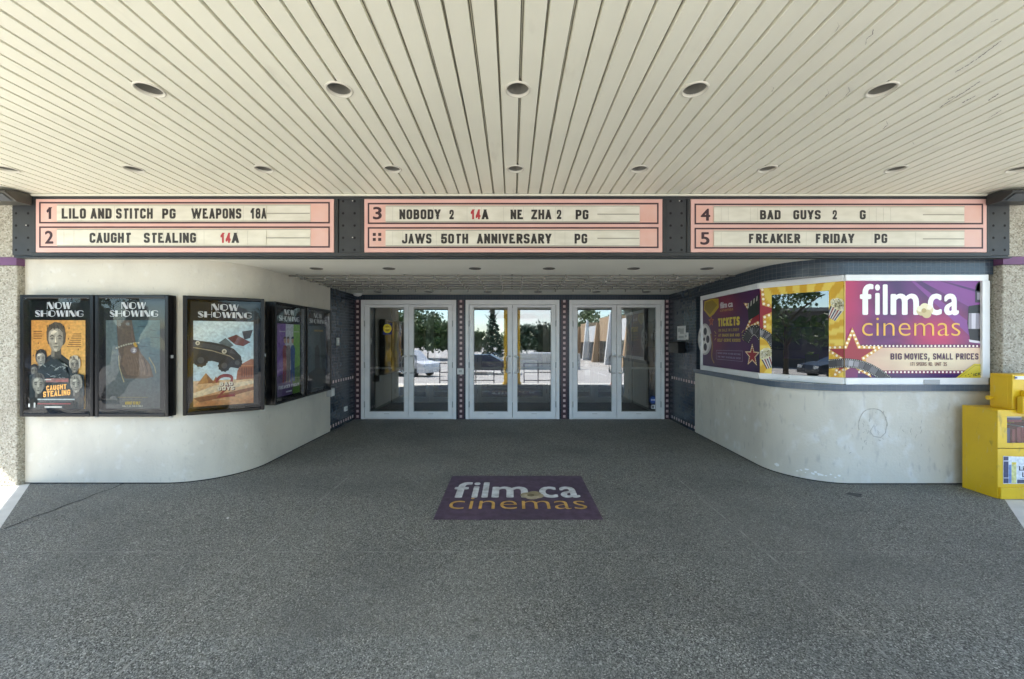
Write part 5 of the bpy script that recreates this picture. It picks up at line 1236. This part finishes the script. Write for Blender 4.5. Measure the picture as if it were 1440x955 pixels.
A.rect(1430, 675, 1462, 680, '#454b66'); A.font('Little', 1432.5, 1456, 662, 656, '#2c3350', .3); A.font('Library', 1437, 1462, 671, 664.8, '#2c3350', .3); A.rect(1434, 673, 1462, 673.6, '#7d86a0')
A.out('name_plate', 'print', lb)
ub = thing('newspaper_box', 'small yellow newspaper box sitting on top of the larger book box', 'newspaper box', (4.95, 3.85, .84))
X0 = 4.715; mb = MB(); mb.box(X0, X0 + .42, 3.752, 3.93, .8395, 1.17); obj('cabinet', mb, 'yellow', ub, .005)
mb = MB(); mb.box(X0 - .004, X0 - .0002, 3.785, 3.9, .87, 1.14); obj('side_panel', mb, 'yellow', ub, .002)
mb = MB(); mb.tube([(X0 - .004, 3.91, .93), (X0 - .03, 3.91, .93)], .012, 10); mb.tube([(X0 - .03, 3.91, .93), (X0 - .045, 3.91, .93)], .022, 10); obj('knob', mb, 'yellow', ub)
mb = MB(); mb.box(X0 + .02, X0 + .3, 3.745, 3.7515, 1.125, 1.155); obj('white_label', mb, 'paper', ub)
mb = MB(); mb.box(X0 + .015, X0 + .035, 3.7434, 3.7448, 1.132, 1.148); obj('label_mark', mb, 'book_blue', ub)
mb = MB(); mb.box(X0 + .07, X0 + .12, 3.70, 3.7515, .95, 1.02); mb.box(X0 + .05, X0 + .4, 3.735, 3.7512, .93, .94); obj('coin_slot', mb, 'yellow', ub, .005)

# small litter on the paving
mb = MB(); c = (320, 730.5); Y = 840 / (c[1] - 478); X = (c[0] - 720) * Y / F
mb.face([(X - .012, Y - .006, .009), (X + .01, Y - .01, .008), (X + .014, Y + .006, .012), (X - .006, Y + .01, .0085)]); tag(obj('paper_scrap', mb, 'paper'), 'tiny white paper scrap lying on the dark paving', 'litter')
mb = MB(); c = (1202, 697); Y = 840 / (c[1] - 478); X = (c[0] - 720) * Y / F
mb = MB(); mb.face([(X + .07 * (1 + .3 * sin(3 * t)) * cos(t), Y + .05 * (1 + .25 * cos(4 * t)) * sin(t), .0058) for t in [2 * pi * k / 18 for k in range(18)]]); structure('paving_stain', mb, mat('stain', (.04, .04, .04), .8, c2=(.075, .08, .078), nscale=20))

# ------------------------------------------------------------------ the street side, seen in the glass
def tree(x, y, h, r, label, leaf, seed, conical=False, nleaf=3600, size=.32):
    rnd = random.Random(seed); z0 = gz(y); t = thing('tree', label, 'tree', (x, y, z0), 'trees across the parking lot')
    mb = MB(); th = h * (.95 if conical else .55)
    mb.tube([(x, y, z0 - .1), (x + .05, y, z0 + th * .5), (x + .12, y + .05, z0 + th)], [.045 * h * .5, .03 * h * .5, .006 * h], 8)
    for k in range(7):
        a = k * 2.4; zz = z0 + th * (.45 + .07 * k); rr = r * .6; mb.tube([(x, y, zz), (x + rr * .5 * cos(a), y + rr * .5 * sin(a), zz + .12 * h), (x + rr * cos(a), y + rr * sin(a), zz + .2 * h)], [.012 * h, .008 * h, .003 * h], 6)
    obj('trunk', mb, 'bark', t)
    mb = MB(); cl = []
    if conical:
        for k in range(46): f = k / 46; a = k * 2.39996; rr = r * (1 - f) * rnd.uniform(.55, 1); cl.append((x + rr * cos(a), y + rr * sin(a), z0 + h * (.12 + .88 * f), max(.18, r * .34 * (1 - f))))
    else:
        for k in range(26): a = rnd.uniform(0, 2 * pi); rr = r * sqrt(rnd.random()); zz = rnd.uniform(.34, .97); sh = sqrt(max(.05, 1 - ((zz - .62) / .4)**2)); cl.append((x + rr * sh * cos(a), y + rr * sh * sin(a), z0 + h * zz, r * rnd.uniform(.2, .36)))
    for k in range(nleaf):
        c = rnd.choice(cl); d = [rnd.gauss(0, .55) * c[3] for _ in range(3)]; p = (c[0] + d[0], c[1] + d[1], c[2] + d[2] * .7); s_ = size * rnd.uniform(.5, 1.1)
        u = [rnd.gauss(0, 1) for _ in range(3)]; v = [rnd.gauss(0, 1) for _ in range(3)]; lu = sqrt(sum(q * q for q in u)); lv = sqrt(sum(q * q for q in v)); u = [q / lu * s_ for q in u]; v = [q / lv * s_ * .6 for q in v]
        mb.face([tuple(p[i] + u[i] for i in range(3)), tuple(p[i] + v[i] for i in range(3)), tuple(p[i] - u[i] for i in range(3)), tuple(p[i] - v[i] for i in range(3))])
    obj('crown', mb, leaf, t)
for i, (x, y, h, r) in enumerate(((-17, -42, 6.6, 3.6), (-12.5, -44, 5.6, 3.0), (-22, -46, 7.6, 4), (-28, -40, 7, 3.8), (-33, -44, 8, 4), (-9.5, -47, 5.2, 3), (-15, -50, 7.5, 4.2), (-6.5, -50, 4.6, 2.6), (1, -52, 4.6, 3), (8.5, -54, 4.8, 3))): tree(x, y, h, r, 'bushy green tree in the row beyond the parked van', 'leaf', 10 + i)
tree(-2.5, -36, 6.9, 1.7, 'tall dark spruce across the parking lot', 'leaf_dark', 31, True, 3200, .22)
tree(3.4, -37, 4.9, 2.3, 'round dark tree across the parking lot beside the spruce', 'leaf_dark', 32); tree(5.9, -39, 4.3, 1.9, 'small round tree behind the low wall', 'leaf_dark', 34)
tree(16, -58, 9, 4.5, 'broad tree rising behind the row of shops', 'leaf', 33); tree(22, -50, 9, 4.5, 'broad tree behind the nearer end of the shops', 'leaf', 36)
tree(-13.5, -2.4, 6.2, 2.6, 'street tree on the pavement beside the cinema', 'leaf', 35, False, 3000, .16)

def car(x, y, rz, paint, van, label):
    t = thing('parked_car', label, 'van' if van else 'car', (0, 0, 0), 'cars in the parking lot'); Lh = 2.35; w = .92
    low = [(-Lh, .35), (-Lh, .78), (-Lh + .12, .95), (Lh - .9, 1.0), (Lh - .1, .82), (Lh, .6), (Lh, .32)] if not van else [(-Lh, .35), (-Lh - .02, 1.0), (Lh - .8, 1.06), (Lh - .08, .9), (Lh, .62), (Lh, .32)]
    top = [(-Lh + .5, .95), (-Lh + .95, 1.42), (.35, 1.45), (Lh - 1.15, .99)] if not van else [(-Lh, 1.0), (-Lh + .1, 1.68), (-Lh + .35, 1.78), (.7, 1.76), (Lh - .95, 1.05)]
    mb = MB(); mb.prism([(a, b) for a, b in low], -w, w, 'y'); b_ = obj('body', mb, paint, t, .05, 3)
    mb = MB(); wi = .76
    n = len(top); lo_ = [(a, b) for a, b in top]
    for sg in (1, -1): mb.face([(a, sg * (wi if i not in (0, n - 1) else w - .05), b) for i, (a, b) in enumerate(top)][::sg])
    for i in range(n):
        j = (i + 1) % n; hw_ = lambda k: wi if k not in (0, n - 1) else w - .05
        mb.face([(top[i][0], -hw_(i), top[i][1]), (top[i][0], hw_(i), top[i][1]), (top[j][0], hw_(j), top[j][1]), (top[j][0], -hw_(j), top[j][1])])
    obj('cabin', mb, paint, t, .03, 2)
    zt_ = top[1][1] - .1 if not van else 1.62; zb_ = 1.06 if not van else 1.14
    for sg in (1, -1):
        for a, b in (((-1.3, -.3), (-.22, .7)) if not van else ((-2.1, -1.0), (-.9, .0), (.1, 1.0))):
            mb = MB(); f0 = (w - .05) - (w - .05 - wi) * .25 + .012; f1 = wi + .02
            sh = .28 if b > .6 else 0; sb = .28 if (a < -1.2 and not van) else 0
            mb.face([(a, sg * f0, zb_), (b, sg * f0, zb_), (b - sh, sg * f1, zt_), (a + sb, sg * f1, zt_)][::sg]); obj('window', mb, 'car_glass', t)
        mb = MB(); mb.box(-Lh - .03, -Lh + .02, sg * .55 if sg > 0 else -.85, .85 if sg > 0 else -.55, .75, .93); obj('tail_lamp', mb, 'red_lamp', t)
        mb = MB(); mb.box(Lh - .12, Lh + .01, .5 if sg > 0 else -.85, .85 if sg > 0 else -.5, .62, .78); obj('headlight', mb, 'paper', t)
        for xx in (-1.45, 1.45):
            mb = MB(); mb.tube([(xx, sg * (w - .2), .33), (xx, sg * (w + .01), .33)], .33, 20); wl = obj('wheel', mb, 'tyre', t)
            mb = MB(); mb.tube([(xx, sg * (w + .0102), .33), (xx, sg * (w + .02), .33)], .2, 14); obj('rim', mb, 'rim', wl)
    t.location = (x, y, gz(y)); t.rotation_euler = (0, 0, rz); return t
car(-7.4, -12.5, .45, 'car_white', True, 'white minivan parked in the lot facing the shops'); car(-1.9, -14.5, .05, 'car_dark', False, 'dark car parked beyond the white minivan'); car(3.4, -24, .3, 'car_white', False, 'white car parked near the iron railing'); car(-9.5, -14, 0.1, 'car_dark', False, 'dark car parked among the trees'); car(-19, -8, 1.4, 'car_dark', False, 'dark car passing the street tree')
# iron railing, low wall, cones, shops
t = thing('railing', 'black iron handrail at the edge of the pavement', 'railing', (1, -4.8, gz(-4.8)))
mb = MB(); z = gz(-4.8)
for k, X in enumerate((-3.6, -2.7, -1.8, -.9, .6, 1.3, 2.0)): mb.tube([(X, -4.8, z - .05), (X, -4.8, z + 1.0)], .025, 8)
for a, b in ((-3.6, -.9), (.6, 2.0)):
    for h in (.15, .55, 1.0): mb.tube([(a, -4.8, z + h), (b, -4.8, z + h)], .022, 8)
obj('rail', mb, 'iron', t)
t = thing('low_wall', 'low pale block wall across the parking lot', 'wall', (2, -20, gz(-20))); mb = MB(); mb.box(.5, 6, -20.2, -19.9, gz(-20) - .2, gz(-20) + 1.4); obj('wall_face', mb, 'concrete', t)
cone0 = None
for X, Y in ((4.05, -.75), (4.75, -1.0)):
    if cone0 is None:
        z = gz(Y); cone0 = thing('traffic_cone', 'orange traffic cone standing on the sunny pavement', 'traffic cone', (X, Y, z), 'traffic cones'); mb = MB(); mb.lathe(X, Y, [(.14, z + .03), (.10, z + .25), (.06, z + .5), (.03, z + .7), (.001, z + .7)], 16); obj('cone', mb, 'orange', cone0); mb = MB(); mb.box(X - .18, X + .18, Y - .18, Y + .18, z, z + .03); obj('base', mb, 'tyre', cone0)
    else: dup(cone0, (X, Y, gz(Y)))
t = thing('shop_row', 'row of low shops with white and tan facades along the parking lot', 'building', (14, -40, gz(-40)))
for k in range(7):
    ya, yb_ = -22 - k * 7, -22 - (k + 1) * 7; z = gz(ya) - .6; h = 5.4 + (.7 if k % 2 else 0); mb = MB(); mb.box(11.2, 20, yb_, ya, z, z + h); obj('shop_front', mb, 'mall_tan' if k % 2 else 'mall_white', t)
    mb = MB(); mb.prism([(10.2, z), (11.19, z), (11.19, z + h + .3), (10.9, z + h + .3)], ya - .5, ya - .02, 'y'); obj('sloped_pier', mb, 'mall_tan' if k % 2 == 0 else 'mall_white', t)
    mb = MB(); mb.box(11.14, 11.19, yb_ + .6, ya - .9, z + .5, z + 3.2); obj('shop_window', mb, 'shop_glass', t)

t = thing('office_block', 'dark flat roofed block across the side street beyond the street tree', 'building', (-30, -8, gz(-8)))
mb = MB(); mb.box(-42, -30, -24, 10, -1.2, 3.9); obj('wall', mb, mat('dark_brick', (.10, .085, .075), .85, c2=(.13, .11, .095), nscale=6), t)
mb = MB(); mb.box(-42.2, -29.8, -24.2, 10.2, 3.9, 4.2); obj('parapet', mb, 'roofing', t)
for k in range(8):
    mb = MB(); mb.box(-30.03, -29.98, -22.5 + k * 4, -20 + k * 4, .6, 3.4); obj('window', mb, 'shop_glass', t)
